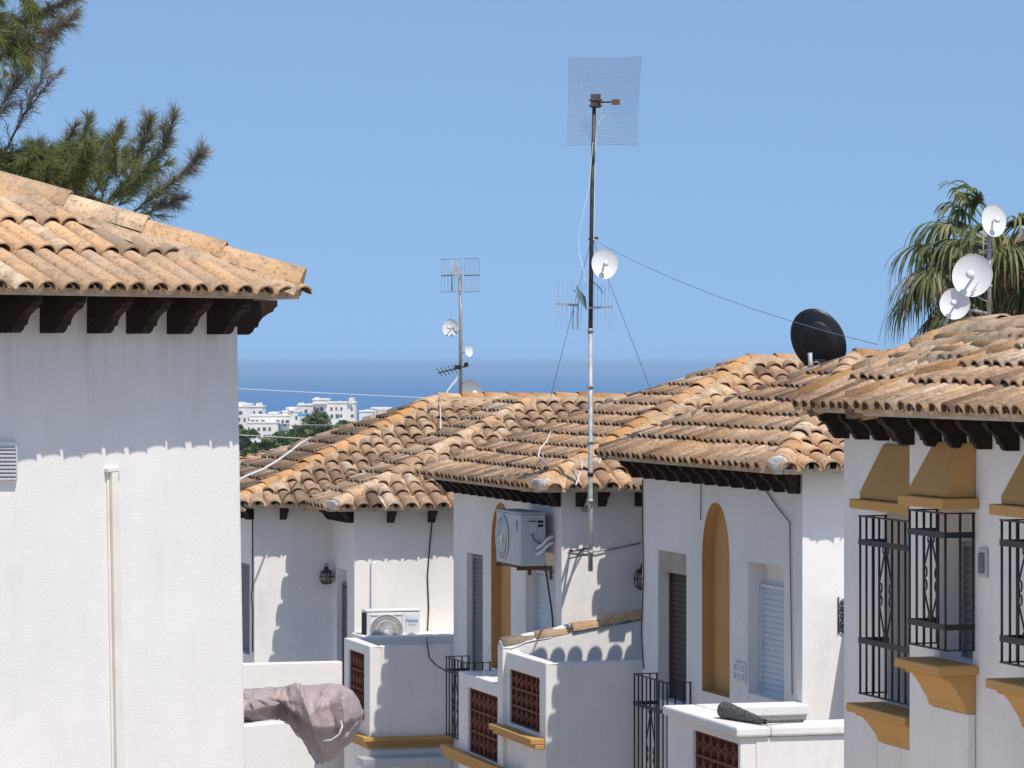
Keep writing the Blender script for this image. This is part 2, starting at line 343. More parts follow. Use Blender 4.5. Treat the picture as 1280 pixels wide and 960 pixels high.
def slope(mb, pts, expo=0.34, pitch=0.215, rng=R, eave=0.11, sheet=True, w=0.094, seg=8, bias=0.0, jit=0.19):
    """covers the plane polygon pts (pts[0] to pts[1] is its eave) with rows of barrel tiles; materials 0 tile, 1 mortar"""
    A, B = Vector(pts[0]), Vector(pts[1]); ex = (B - A).normalized()
    n = None
    for p in pts[2:]:
        c = ex.cross(Vector(p) - A)
        if c.length > 1e-3: n = c.normalized(); break
    if n.z < 0: n = -n
    ey = n.cross(ex)
    if ey.z < 0: ey = -ey
    T = lambda x, y, h: A + ex * x + ey * y + n * h
    p2 = [((Vector(p) - A).dot(ex), (Vector(p) - A).dot(ey)) for p in pts]
    if sheet:
        mb.poly([T(x, y, -0.012) for x, y in p2], 1, 0.3); mb.poly([T(x, y, -0.05) for x, y in p2], 1, 0.3)
    xs = [p[0] for p in p2]; j = 0; x = min(xs) + pitch * 0.5
    ph = rng.uniform(0, 10)
    while x < max(xs):
        iv = interval(p2, x)
        if iv and iv[1] - iv[0] > 0.06:
            y0, y1 = iv; i = int(math.floor(max(0, y0) / expo)); colr = rng.uniform(-0.1, 0.1)
            while i * expo < y1 - 0.05:
                ya = max(i * expo, y0) - (eave if i == 0 and y0 < 0.02 else 0) + rng.uniform(-0.012, 0.012)
                yb = min((i + 1) * expo + 0.07, y1 + 0.02)
                if yb - ya < 0.05: i += 1; continue
                jx = rng.uniform(-0.009, 0.009) + 0.015 * math.sin(ph + i * 0.9 + x * 0.7); yaw = rng.uniform(-0.014, 0.014); li = rng.uniform(0, 0.008)
                wav = 0.012 * noise.noise(Vector((x * 0.8, i * expo * 0.8, ph)))
                r = min(1, max(0, 0.5 + colr + rng.gauss(0, jit) + 0.35 * noise.noise(Vector((x * 0.5 + ph, i * 0.23, 3.1))) + bias))
                w0, h0, w1, h1 = w * .96, 0.074, w * 0.82, 0.054
                rings = []
                for (yy, ww, hh, lift, dx) in ((ya, w0, h0, 0.022 + li, jx - yaw), (yb, w1, h1, 0.0 + li * 0.3, jx + yaw)):
                    rings.append([mb.vert(T(x + dx + ww * math.cos(math.pi * k / seg), yy, wav + lift + hh * math.sin(math.pi * k / seg)), r) for k in range(seg + 1)])
                ww, hh, th = w0, h0, 0.013; rec = min(rng.uniform(.12, .26), (yb - ya) * .6)
                inn = [mb.vert(T(x + jx - yaw + (ww - th) * math.cos(math.pi * k / seg), ya, wav + 0.022 + li + (hh - th) * math.sin(math.pi * k / seg)), r) for k in range(seg + 1)]
                in2 = [mb.vert(T(x + jx + (ww - th) * 0.9 * math.cos(math.pi * k / seg), ya + rec, wav + 0.012 + (hh - th) * 0.9 * math.sin(math.pi * k / seg)), r * 0.7) for k in range(seg + 1)]
                for k in range(seg):
                    mb.face((rings[0][k], rings[0][k + 1], rings[1][k + 1], rings[1][k]), 0, True)
                    mb.face((inn[k], inn[k + 1], rings[0][k + 1], rings[0][k]), 0)
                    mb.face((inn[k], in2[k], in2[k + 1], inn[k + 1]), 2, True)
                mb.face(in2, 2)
                # pan tile to the right of this cover
                xc = x + pitch / 2; ivc = interval(p2, xc)
                if ivc and ivc[0] - 0.05 < (ya + yb) / 2 < ivc[1] + 0.05:
                    rp = min(1, max(0, r + rng.gauss(-0.08, 0.12))); pw = pitch * 0.36
                    yA, yB = ya + 0.03, min(yb, ivc[1] + 0.03)
                    if yB > yA + 0.03:
                        q = [[mb.vert(T(xc + pw * t, yy, wav + lf + 0.042 * t * t), rp) for t in (-1, -0.5, 0, 0.5, 1)] for yy, lf in ((yA, 0.014), (yB, 0.0))]
                        for k in range(4): mb.face((q[0][k], q[0][k + 1], q[1][k + 1], q[1][k]), 0, True)
                        lo = [mb.vert(T(xc + pw * t, yA, -0.012), rp) for t in (-1, -0.5, 0, 0.5, 1)]
                        for k in range(4): mb.face((lo[k], lo[k + 1], q[0][k + 1], q[0][k]), 1)
                i += 1
        x += pitch; j += 1
    return n

def ridge(name, P0, P1, parent, mt='tile', rad=0.115, expo=0.36, bed=0.17, drop=0.09, rng=R, bias=0.1, lift=0.02, cap=True, bm_='bed'):
    """a line of capping tiles on a bed of mortar running from its low end P0 to its high end P1"""
    P0, P1 = Vector(P0), Vector(P1); t = (P1 - P0).normalized(); up = (Vector((0, 0, 1)) - t * t.z).normalized(); sd = t.cross(up); Ln = (P1 - P0).length
    mb = MB(); n = max(1, int(Ln / expo)); seg = 8
    for i in range(n):
        ya = i * Ln / n + rng.uniform(-0.015, 0.015); yb = (i + 1) * Ln / n + 0.05; r = min(1, max(0, 0.55 + bias + rng.gauss(0, 0.22)))
        js = rng.uniform(-0.016, 0.016); jl = rng.uniform(-0.008, 0.012)
        rr = []
        for yy, q, l in ((ya, rad, 0.014), (yb, rad * 0.90, -.004)):
            rr.append([mb.vert(P0 + t * yy + sd * (js + q * math.cos(math.pi * k / seg)) + up * (lift + jl + l - 0.02 + q * 0.85 * math.sin(math.pi * k / seg)), r) for k in range(seg + 1)])
        inn = [mb.vert(P0 + t * ya + sd * (js + (rad - 0.017) * math.cos(math.pi * k / seg)) + up * (lift + jl - 0.006 + (rad - 0.017) * 0.85 * math.sin(math.pi * k / seg)), r) for k in range(seg + 1)]
        if i == n - 1: mb.face(rr[1])
        if i == 0: mb.face(inn)
        for k in range(seg):
            mb.face((rr[0][k], rr[0][k + 1], rr[1][k + 1], rr[1][k]), 0, True); mb.face((inn[k], inn[k + 1], rr[0][k + 1], rr[0][k]), 0)
    o = mb.build('ridge_tiles', M[mt], parent)
    b = MB(); P0b = P0; m = max(4, int(Ln / 0.09)); prof = [(-bed, -drop), (-bed * 0.8, 0.0), (-0.45 * bed, 0.045), (0, 0.055), (0.45 * bed, 0.045), (bed * 0.8, 0.0), (bed, -drop)]
    rings = []
    for i in range(m + 1):
        y = .10 + (Ln - .10) * i / m if cap else Ln * i / m
        rings.append([b.vert(P0 + t * y + sd * (a * (1 + 0.35 * noise.noise(Vector((y * 4, a * 9, 1.7 + Ln))))) + up * (h + lift * 0.4 + 0.035 * noise.noise(Vector((y * 5, a * 8, 7 + Ln)))), 0.5 + 0.4 * noise.noise(Vector((y * 2, a * 5, Ln)))) for a, h in prof])
    for A, B in zip(rings, rings[1:]):
        for k in range(len(prof) - 1): b.face((A[k], A[k + 1], B[k + 1], B[k]), 0, True)
    b.face(rings[0]); b.face(rings[-1][::-1])
    b.build('ridge_mortar', M[bm_], parent)
    if cap:
        c = MB(); q = 0.098; nz_ = lambda k, j: 1 + .22 * noise.noise(Vector((math.cos(k) * 2, math.sin(k) * 2, j * 1.7 + Ln)))
        A_ = [2 * math.pi * k / 18 for k in range(18)]
        prof = [(1.02, .10), (1.0, -.012), (.80, -.022), (.4, -.024)]
        rg = [[c.vert(P0 + t * (y + .014 * noise.noise(Vector((math.cos(a) * 3 * m_, math.sin(a) * 3 * m_, Ln)))) + sd * q * m_ * nz_(a, j) * math.cos(a) + up * (lift + .01 + q * m_ * nz_(a, j) * (0.80 if math.sin(a) > 0 else 0.62) * math.sin(a))) for a in A_] for j, (m_, y) in enumerate(prof)]
        ce = c.vert(P0 - t * 0.02 + up * lift)
        for A1, B1 in zip(rg, rg[1:]):
            for k in range(18): c.face((A1[k], A1[(k + 1) % 18], B1[(k + 1) % 18], B1[k]), 0, True)
        for k in range(18): c.face((rg[-1][k], rg[-1][(k + 1) % 18], ce), 0, True)
        c.build('mortar_plug', M['plug'], parent)
    return o

def corbel_mesh(Ln, H, T):
    pr = [(0, 0), (Ln, 0), (Ln, -.17 * H), (.94 * Ln, -.24 * H), (.91 * Ln, -.33 * H), (.80 * Ln, -.40 * H), (.68 * Ln, -.52 * H), (.61 * Ln, -.66 * H), (.59 * Ln, -.78 * H), (.52 * Ln, -.81 * H), (.48 * Ln, -.92 * H), (.40 * Ln, -H), (0, -H)]
    mb = MB(); mb.prism(pr, lambda a, b, t: Vector((t, -a, b)), -T / 2, T / 2)     # juts out along -y
    return mb
def corbels(house, spots, Ln, H, T):
    """spots: (point where the top of the corbel meets the wall, heading in which it juts out)"""
    o0 = None
    for p, dirv in spots:
        rot = (0, 0, math.atan2(dirv.x, -dirv.y))
        loc = Vector(p) - house.location
        if o0 is None:
            o0 = corbel_mesh(Ln, H, T).build('corbel', M['wood'], None, loc=(0, 0, 0)); o0.parent = house; o0.location = loc; o0.rotation_euler = rot
        else: place_copy(o0, house, loc, rot)

def arch_pts(a0, a1, zb, zs, zt, n=14):
    """outline of a tall pointed round arch"""
    c, h = (a0 + a1) / 2, (a1 - a0) / 2; pts = [(a0, zb), (a1, zb)]
    for k in range(n + 1):
        t = math.pi * k / n; pts.append((c + h * math.copysign(abs(math.cos(t)) ** 0.9, math.cos(t)), zs + (zt - zs) * math.sin(t) ** 1.0))
    return pts
def rect(a0, a1, z0, z1): return [(a0, z0), (a1, z0), (a1, z1), (a0, z1)]

def lining(name, P, pts, d0, d1, mt, parent):
    """painted skin of a recess, a few millimetres proud of the masonry"""
    ca = sum(p[0] for p in pts) / len(pts); cz = sum(p[1] for p in pts) / len(pts)
    q = [(ca + (a - ca) * (1 - 0.004 / max(abs(a - ca), .05)), cz + (z - cz) * (1 - 0.004 / max(abs(z - cz), .05))) for a, z in pts]
    mb = MB(); A = [mb.vert(P(a, z, d0)) for a, z in q]; B = [mb.vert(P(a, z, d1 - 0.004)) for a, z in q]
    for k in range(len(q)): mb.face((A[k], A[(k + 1) % len(q)], B[(k + 1) % len(q)], B[k]))
    for t in tessellate_polygon([[Vector((a, z, 0)) for a, z in q]]): mb.face([B[k] for k in t])
    return mb.build(name, M[mt], parent)

def shutter(P, a0, a1, z0, z1, dep, mt, parent, name='shutter', slat=0.055, fr=0.03):
    """roller shutter: frame and slats"""
    mb = MB()
    for x0, x1, y0, y1 in ((a0, a0 + fr, z0, z1), (a1 - fr, a1, z0, z1), (a0 + fr, a1 - fr, z1 - fr, z1)):
        c = [P(x0, y0, dep), P(x1, y0, dep), P(x1, y1, dep), P(x0, y1, dep), P(x0, y0, dep - .05), P(x1, y0, dep - .05), P(x1, y1, dep - .05), P(x0, y1, dep - .05)]
        mb.hexa(c)
    f = mb.build('shutter_frame', M[mt], parent)
    s = MB(); z = z0
    while z < z1 - fr - 0.01:
        zt = min(z + slat, z1 - fr)
        s.hexa([P(a0 + fr, z, dep - .005), P(a1 - fr, z, dep - .005), P(a1 - fr, zt - .006, dep - .005), P(a0 + fr, zt - .006, dep - .005), P(a0 + fr, z, dep - .030), P(a1 - fr, z, dep - .030), P(a1 - fr, zt - .006, dep - .014), P(a0 + fr, zt - .006, dep - .014)])
        z += slat
    s.build(name, M[mt], parent)

def lattice(P, a0, a1, z0, z1, dep, parent, nrow=3):
    """clay lattice blocks: rows of pierced tiles"""
    mb = MB(); H = (z1 - z0) / nrow; nc = max(3, round((a1 - a0) / 0.19)); Wd = (a1 - a0) / nc
    def bar(x0, x1, y0, y1, d0, d1, r=0.5): mb.hexa([P(x0, y0, d1), P(x1, y0, d1), P(x1, y1, d1), P(x0, y1, d1), P(x0, y0, d0), P(x1, y0, d0), P(x1, y1, d0), P(x0, y1, d0)], 0, r)
    for i in range(nrow + 1): bar(a0, a1, z0 + i * H - (.012 if i else 0), z0 + i * H + (.012 if i < nrow else 0), dep - .085, dep - .01)
    for j in range(nc + 1):
        x = a0 + j * Wd; bar(x - (.009 if j else 0), x + (.009 if j < nc else 0), z0, z1, dep - .08, dep - .012)
    for i in range(nrow):
        for j in range(nc):
            cx, cz = a0 + (j + .5) * Wd, z0 + (i + .5) * H
            for sx in (-1, 1):                                        # two pairs of curved petals in each block
                for sz in (-1, 1):
                    pts = []
                    for k in range(5):
                        t = k / 4; pts.append((cx + sx * (Wd * .5) * math.sin(t * math.pi / 2), cz + sz * (H * .5) * (1 - math.cos(t * math.pi / 2)) ))
                    for (xa, za), (xb, zb) in zip(pts, pts[1:]):
                        dx, dz = xb - xa, zb - za; l = math.hypot(dx, dz); nx, nz = -dz / l * .009, dx / l * .009
                        mb.hexa([P(xa - nx, za - nz, dep - .016), P(xb - nx, zb - nz, dep - .016), P(xb + nx, zb + nz, dep - .016), P(xa + nx, za + nz, dep - .016),
                                 P(xa - nx, za - nz, dep - .078), P(xb - nx, zb - nz, dep - .078), P(xb + nx, zb + nz, dep - .078), P(xa + nx, za + nz, dep - .078)])
    o = mb.build('clay_lattice', M['clay'], parent)
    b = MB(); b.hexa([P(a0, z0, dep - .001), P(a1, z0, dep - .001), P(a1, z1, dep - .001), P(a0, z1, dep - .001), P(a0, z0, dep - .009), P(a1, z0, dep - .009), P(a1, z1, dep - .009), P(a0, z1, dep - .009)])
    b.build('lattice_shade_sheet', M['claydark'], o)  # dark sheet painted as the shaded terrace behind the lattice
    return o

def scroll_ornament(mb, Q, a, z0, z1, w, r=.007):
    """a diamond with S curls between two bars; Q(a, z) -> point"""
    zc = (z0 + z1) / 2
    for sgn in (-1, 1):
        mb.tube([Q(a, z1), Q(a + sgn * w, zc + .12 * (z1 - z0)), Q(a + sgn * w * .9, zc), Q(a + sgn * w, zc - .12 * (z1 - z0)), Q(a, z0)], r, 5)
        for zz in (zc + .045, zc - .045):
            mb.tube([Q(a + sgn * w * .8 + .028 * math.cos(t), zz + .038 * math.sin(t)) for t in [k * math.pi / 4 for k in range(9)]], r * .9, 4)
        for zz in (z1 - .02, z0 + .02):
            mb.tube([Q(a + sgn * .03 + .026 * math.cos(t), zz + .026 * math.sin(t)) for t in [k * math.pi / 4 for k in range(9)]], r * .9, 4)

def iron_cage(fr, Vw, Ua, Ub, z0, z1, dep, parent, name, gap=.095, rails=(.16, .84), orn=True, flat=.045, bar=.0085):
    """wrought iron cage in front of an opening: bars on the front and on both returns"""
    Vf = Vw - dep; mb = MB(); n = max(3, round((Ub - Ua) / gap)); Z = z1 - z0
    front = lambda U, z: fr.P(U, Vf, z)
    for i in range(n + 1):
        U = Ua + (Ub - Ua) * i / n; mb.tube([front(U, z0), front(U, z1)], bar, 6)
    for U in (Ua, Ub):
        m = max(1, round(dep / .10))
        for k in range(1, m + 1):
            V = Vf + dep * k / (m + 0.0) - (0.012 if k == m else 0); mb.tube([fr.P(U, V, z0), fr.P(U, V, z1)], bar, 6)
    for z, h in [(z0, .012), (z1 - .012, .012)] + [(z0 + Z * q, flat) for q in rails]:
        mb.fbox(fr, Ua - .012, Ub + .012, Vf - .012, Vf - .004 + (.012 if h < .02 else 0), z, z + h)
        for U in (Ua, Ub): mb.fbox(fr, U - .006, U + .006, Vf, Vw - .002, z + .001, z + h - .001)
    o = mb.build(name, M['iron'], parent)
    if orn:
        q = MB(); scroll_ornament(q, lambda a, z: fr.P(a, Vf, z), Ua + (Ub - Ua) * round(n * .5) / n, (z0 + Z * rails[0] + flat) if len(rails) > 1 else z0 + .02, z0 + Z * rails[-1], gap * 1.0); q.build('scroll_ornament', M['iron'], o)
    return o

def molding(fr, U0, U1, V0, V1, ztop, parent, h=.16, out=.09, name='ochre_molding', sides=(1, 1, 0, 0)):
    """stepped ochre band round the foot of a parapet (U0..U1, V0..V1 is the block it runs round)"""
    mb = MB()
    for k, (dz0, dz1, o) in enumerate(((0, .35, 1.0), (.35, .62, .72), (.62, 1.0, .40))):
        mb.fbox(fr, U0 - out * o, U1, V0 - out * o, V1, ztop - h * dz1, ztop - h * dz0 - .001)
    return mb.build(name, M['ochre'], parent, bevel=.006)
fr = FR
GZ = -7.2                                                        # street level under the camera
def VZ(dz): return Vector((0, 0, dz))
def facadeP(V): return lambda a, z, dep: fr.P(a, V + dep, z)       # street front (normal towards -v)
def frontP(U): return lambda a, z, dep: fr.P(U + dep, a, z)        # end wall (normal towards -u)
def eave_boards(house, fr_, segs, ze):
    """segs: boxes (U0, U1, V0, V1, edge) of soffit; edge names the side that shows: 'v' or 'u'"""
    mb, ms = MB(), MB()
    for U0, U1, V0, V1, e in segs:
        if e == 'v':
            mb.fbox(fr_, U0, U1, V0 - .01, V0 + .05, ze - .06, ze - .012); ms.fbox(fr_, U0, U1, V0 + .051, V1, ze - .055, ze - .03)
        else:
            mb.fbox(fr_, U0 - .01, U0 + .05, V0, V1, ze - .06, ze - .012); ms.fbox(fr_, U0 + .051, U1, V0, V1, ze - .055, ze - .03)
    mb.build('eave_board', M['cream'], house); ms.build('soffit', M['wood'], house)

# ================================================================== house C : arched ochre niche, lattice terrace
p = at(1003, 0, 33); UC, VC = p.dot(fr.u), p.dot(fr.v); UCf = fr.U(803, VC)
U0, V0, U1 = UC - .33, VC - .36, UCf + .26; ze = fr.z(585, U0, V0); zeC = ze
hC = thing('white_house', fr.P(UC, VC, GZ), 'white terraced house with tall ochre arched niche and sunlit flat terrace ledge', 'house', 'white terraced houses with clay tile roofs')
r = 2.35; tanp = .43; VR = VC + 8; UA = U0 + 1.75 * r
A, B, apx = fr.P(U0, V0, ze), fr.P(U1, V0, ze), fr.P(UA, V0 + r, ze + r * tanp)
Ar, Br, rdg = fr.P(U0, VR, ze), fr.P(U1, VR, ze), fr.P(UA, VR, ze + r * tanp)
mb = MB(); slope(mb, [A, B, apx], pitch=.188, w=.083); slope(mb, [Ar, A, apx, rdg], bias=.12); slope(mb, [B, Br, rdg, apx])
mb.build('roof', [M['tile'], M['bed'], M['hollow']], hC)
ridge('r', A, apx, hC, lift=.03); ridge('r', B, apx, hC, 'tile_grey', rad=.10, cap=False); ridge('r', apx, rdg, hC, 'tile_lichen', cap=False)
zf = fr.z(872, fr.U(840, VC), VC); P = facadeP(VC); zt = ze + .10
door = rect(fr.U(822.5, VC), fr.U(858, VC), GZ + .3, fr.z(690, fr.U(840, VC), VC)); door[0] = (door[0][0], zf - .05); door[1] = (door[1][0], zf - .05)
nz = lambda y: fr.z(y, fr.U(895, VC), VC)
nich = arch_pts(fr.U(912, VC), fr.U(877.5, VC), nz(868), nz(704), nz(628))
wz = lambda y: fr.z(y, fr.U(957, VC), VC)
win = rect(fr.U(980, VC), fr.U(935, VC), wz(872), wz(705))
mb = MB(); mb.panel(P, rect(UC, UCf, GZ - .5, zt), [(door, .17), (nich, .12), (win, .17)])
mb.panel(frontP(UC), rect(VC + .3, VC + 8, GZ - .5, zt), [], .25)
mb.fbox(fr, UC + .25, UCf - .01, VC + .31, VC + 8, GZ - .5, zt - .02)
mb.fbox(fr, UCf - .009, UCf + .001, VC + .3, VC + 8, GZ - .5, zt)
mb.build('wall', M['stucco'], hC, bevel=.014)
lining('niche', P, nich, -.002, .12, 'ochre', hC)
a0, a1 = door[0][0], door[1][0]; lo, hi = min(a0, a1), max(a0, a1)
mb = MB(); mb.hexa([P(lo + .005, door[2][1] - .005, .165), P(hi - .005, door[2][1] - .005, .165), P(hi - .005, door[2][1] - .22, .165), P(lo + .005, door[2][1] - .22, .165),
                    P(lo + .005, door[2][1] - .005, .02), P(hi - .005, door[2][1] - .005, .02), P(hi - .005, door[2][1] - .22, .02), P(lo + .005, door[2][1] - .22, .02)])
mb.build('lintel', M['lintel'], hC)
shutter(P, lo + .01, hi - .01, door[0][1], door[2][1] - .22, .168, 'brownshutter', hC, 'door_shutter')
wlo, whi = fr.U(980, VC), fr.U(935, VC)
shutter(P, wlo + .01, whi - .01, wz(872), wz(705) - .22, .168, 'shutter', hC, 'window_shutter')
# two pierced vent tiles
for px in (922.5, 929):
    mb = MB(); u_, z_ = fr.U(px, VC), wz(848); h = .085
    for k in range(3):
        q = -h + k * h; mb.hexa([P(u_ + q - .012, z_ - h, -.002), P(u_ + q + .012, z_ - h, -.002), P(u_ + q + .012, z_ + h, -.002), P(u_ + q - .012, z_ + h, -.002), P(u_ + q - .012, z_ - h, -.02), P(u_ + q + .012, z_ - h, -.02), P(u_ + q + .012, z_ + h, -.02), P(u_ + q - .012, z_ + h, -.02)])
        mb.hexa([P(u_ - h - .011, z_ + q - .012, -.003), P(u_ + h + .011, z_ + q - .012, -.003), P(u_ + h + .011, z_ + q + .012, -.003), P(u_ - h - .011, z_ + q + .012, -.003), P(u_ - h - .011, z_ + q - .012, -.018), P(u_ + h + .011, z_ + q - .012, -.018), P(u_ + h + .011, z_ + q + .012, -.018), P(u_ - h - .011, z_ + q + .012, -.018)])
    mb.build('vent_tile', M['white'], hC)
eave_boards(hC, fr, [(U0, U1, V0, VC, 'v'), (U0, UC, V0 + .06, VR, 'u')], ze)
spots = []; n = 13
for k in range(n): spots.append((fr.P(UC + .10 + (UCf - UC - .05) * k / (n - 1), VC + .01, ze - .056), -fr.v))
spots.append((fr.P(UC + .12, VC + .01, ze - .056), (-fr.u - fr.v).normalized()))
for k in range(6): spots.append((fr.P(UC + .01, VC + 1.5 + .7 * k, ze - .056), -fr.u))
corbels(hC, spots, .25, .20, .07)
juc = (fr.U(793, VC - .26), fr.U(834, VC - .26))
iron_cage(fr, VC, juc[1], juc[0], fr.z(1010, juc[1], VC - .26), fr.z(853, juc[1], VC - .26), .26, hC, 'balcony_railing', rails=(.74,), flat=.04, gap=.145)
# terrace block with clay lattice
UT = UC - 1.9; VT = fr.V(925, UT); UTb = fr.U(834, VT); zc = fr.z(910, UT, VT); CT = .09
def terrace(hs, UT, VT, UTb, VTr, ztop, zbot, lat, tb=.15, cap=CT, capout=.05, zfar=None, cap_on=True, floor=None):
    """a parapet that wraps the corner: lattice side (towards -v) and plain front (towards -u)"""
    zw = ztop - (cap if cap_on else 0)
    L0, L1, Lz0, Lz1 = lat
    m = MB(); m.panel(facadeP(VT), rect(UT, UTb, zbot, zw), [(rect(L0, L1, Lz0, Lz1), .11)], tb)
    m.panel(frontP(UT), rect(VT + tb, VTr, zbot, zw), [], tb)
    if floor is not None: m.fbox(fr, UT + tb, UTb, VT + tb, VTr, floor - .15, floor)
    o = m.build('terrace_wall', M['stucco'], hs, bevel=.014)
    lattice(facadeP(VT), min(L0, L1) + .004, max(L0, L1) - .004, Lz0 + .004, Lz1 - .004, .108, o)
    if cap_on:
        k = MB(); k.fbox(fr, UT - capout, UTb, VT - capout, VT + tb + .12, zw + .002, ztop); k.fbox(fr, UT - capout, UT + tb + .25, VT + tb + .121, VTr, zw + .002, ztop)
        k.build('terrace_ledge', M['stucco'], o, bevel=.02)
    return o
zl = lambda y, px: fr.z(y, fr.U(px, VT), VT)
terrace(hC, UT, VT, UTb, VC + 4, zc + .01, GZ - .3, (fr.U(922, VT), fr.U(866, VT), zl(1010, 880), zl(920, 890)), floor=zc - 1.05)
mb = MB(); mb.fbox(fr, UTb - .30, UTb - .003, VT + .28, VC - .004, zc - 1.0, zc - .085); mb.fbox(fr, UTb - .36, UTb - .002, VT + .275, VC - .003, zc - .083, zc + .012)
mb.build('rear_parapet', M['stucco'], hC, bevel=.014)
# unseen wing inferred from its shadow on the sunlit wall, shaped to cast it
mb = MB(); VW = fr.V(1059, UC); mb.fbox(fr, UC - 1.0, UC - .004, VW, VC + 6, GZ, fr.z(752, UC, VC)); mb.build('side_wing', M['stucco'], hC, bevel=.02)
# wrought iron script plaque on the sunlit wall
mb = MB(); Vq = fr.V(1053.3, UC); zq = fr.z(770, UC, Vq)
pts = [fr.P(UC - .02, Vq + .03 * math.sin(t * 1.9) + .01 * math.sin(t * 5), zq + .16 - .32 * t / 20) for t in range(21)]
mb.tube(pts, .008, 5); mb.tube([fr.P(UC - .012, Vq - .045, zq + .18), fr.P(UC - .012, Vq - .045, zq - .16)], .007, 5)
for k in range(5): mb.tube([fr.P(UC - .02, Vq + .03 * math.cos(a), zq + .13 - k * .065 + .024 * math.sin(a)) for a in [j * math.pi / 4 for j in range(9)]], .006, 4)
mb.build('iron_plaque', M['iron'], hC)
def wall_cable(hs, pts, rad=.007, mt='cable_black'):
    m = MB(); m.tube(pts, rad, 5); return m.build('wall_cable', M[mt], hs)
F_ = lambda px, y, V, off=.015: fr.P(fr.U(px, V), V - off, fr.z(y, fr.U(px, V), V))
wall_cable(hC, [F_(804.5, 600, VC), F_(805, 660, VC), F_(806, 720, VC), F_(803.5, 790, VC), F_(806, 836, VC)])
wall_cable(hC, [F_(878, 604, VC), F_(877.5, 650, VC)], .005)
wall_cable(hC, [F_(955, 608, VC), F_(975, 636, VC), F_(989, 653, VC), F_(989.5, 700, VC), F_(991, 790, VC), F_(992, 868, VC)], .007, 'cable_grey')

# ================================================================== house B : air conditioner on the street front, tiled coping
UB = UCf + 2.08; VB = fr.V(702, UB); UBf = fr.U(567, VB)
U0, V0 = UB - .33, VB - .36; ze = fr.z(609, U0, V0); U1 = fr.U(530, V0); zeB = ze
hB = thing('white_house', fr.P(UB, VB, GZ), 'white terraced house with the tall antenna mast clamped to its shaded end wall', 'house', 'white terraced houses with clay tile roofs')
r = fr.up45(U0, V0, 935); zA = (HY - 452) / F * fr.d(U0 + r, V0 + r); VR = V0 + r + 7
A, B, apx = fr.P(U0, V0, ze), fr.P(U1, V0, ze), fr.P(U0 + r, V0 + r, zA)
Ar, Br, rdg = fr.P(U0, VR, ze), fr.P(U1, VR, ze), fr.P(U0 + r, VR, zA)
mb = MB(); slope(mb, [A, B, apx], bias=-.02, pitch=.180, w=.080); slope(mb, [Ar, A, apx, rdg], bias=.05); slope(mb, [B, Br, rdg, apx])
mb.build('roof', [M['tile'], M['bed'], M['hollow']], hB)
ridge('r', A, apx, hB, 'tile_lichen', lift=.02, bed=.26); ridge('r', B, apx, hB, 'tile_grey', rad=.10, cap=False, bed=.2); ridge('r', apx, rdg, hB, 'tile_lichen', cap=False, bed=.25)
P = facadeP(VB); zt = ze + .10
nz = lambda y, px=626: fr.z(y, fr.U(px, VB), VB)
w1 = rect(fr.U(603.5, VB), fr.U(583.5, VB), nz(850, 593), nz(692, 593))
nich = arch_pts(fr.U(638.5, VB), fr.U(614, VB), nz(838), nz(684), nz(628))
w2 = rect(fr.U(694, VB), fr.U(657, VB), nz(800, 680), nz(690, 680))
mb = MB(); mb.panel(P, rect(UB, UBf, GZ - .8, zt), [(w1, .12), (nich, .12), (w2, .17)])
mb.panel(frontP(UB), rect(VB + .3, VB + 8, GZ - .8, zt), [], .25)
mb.fbox(fr, UB + .25, UBf - .01, VB + .31, VB + 8, GZ - .8, zt - .02); mb.fbox(fr, UBf - .009, UBf, VB + .3, VB + 8, GZ - .8, zt)
mb.build('wall', M['stucco'], hB, bevel=.014)
lining('niche', P, nich, -.002, .12, 'ochre', hB)
shutter(P, fr.U(703, VB + .12) if False else w1[0][0] + .01, w1[1][0] - .01, w1[0][1], w1[2][1] - .04, .118, 'greyshutter', hB, 'door_shutter')
shutter(P, w2[0][0] + .01, w2[1][0] - .01, w2[0][1], w2[2][1] - .25, .168, 'shutter', hB, 'window_shutter')
eave_boards(hB, fr, [(U0, U1, V0, VB, 'v'), (U0, UB, V0 + .06, VR, 'u')], ze)
spots = []; n = 13
for k in range(n): spots.append((fr.P(UB + .10 + (UBf - UB - .1) * k / (n - 1), VB + .01, ze - .056), -fr.v))
spots.append((fr.P(UB + .10, VB + .01, ze - .056), (-fr.u - fr.v).normalized()))
spots.append((fr.P(UB + .01, fr.V(751, UB), ze - .056), -fr.u)); spots.append((fr.P(UB + .01, fr.V(797, UB), ze - .056), -fr.u)); spots.append((fr.P(UB + .01, fr.V(723, UB), ze - .056), -fr.u))
corbels(hB, spots, .25, .18, .07)
ju = (fr.U(558, VB - .3), fr.U(577, VB - .3))
iron_cage(fr, VB, ju[1] - .25, ju[0], fr.z(926, ju[1], VB - .3), fr.z(826, ju[1], VB - .3), .30, hB, 'balcony_railing', rails=(.8,), flat=.04, gap=.14)
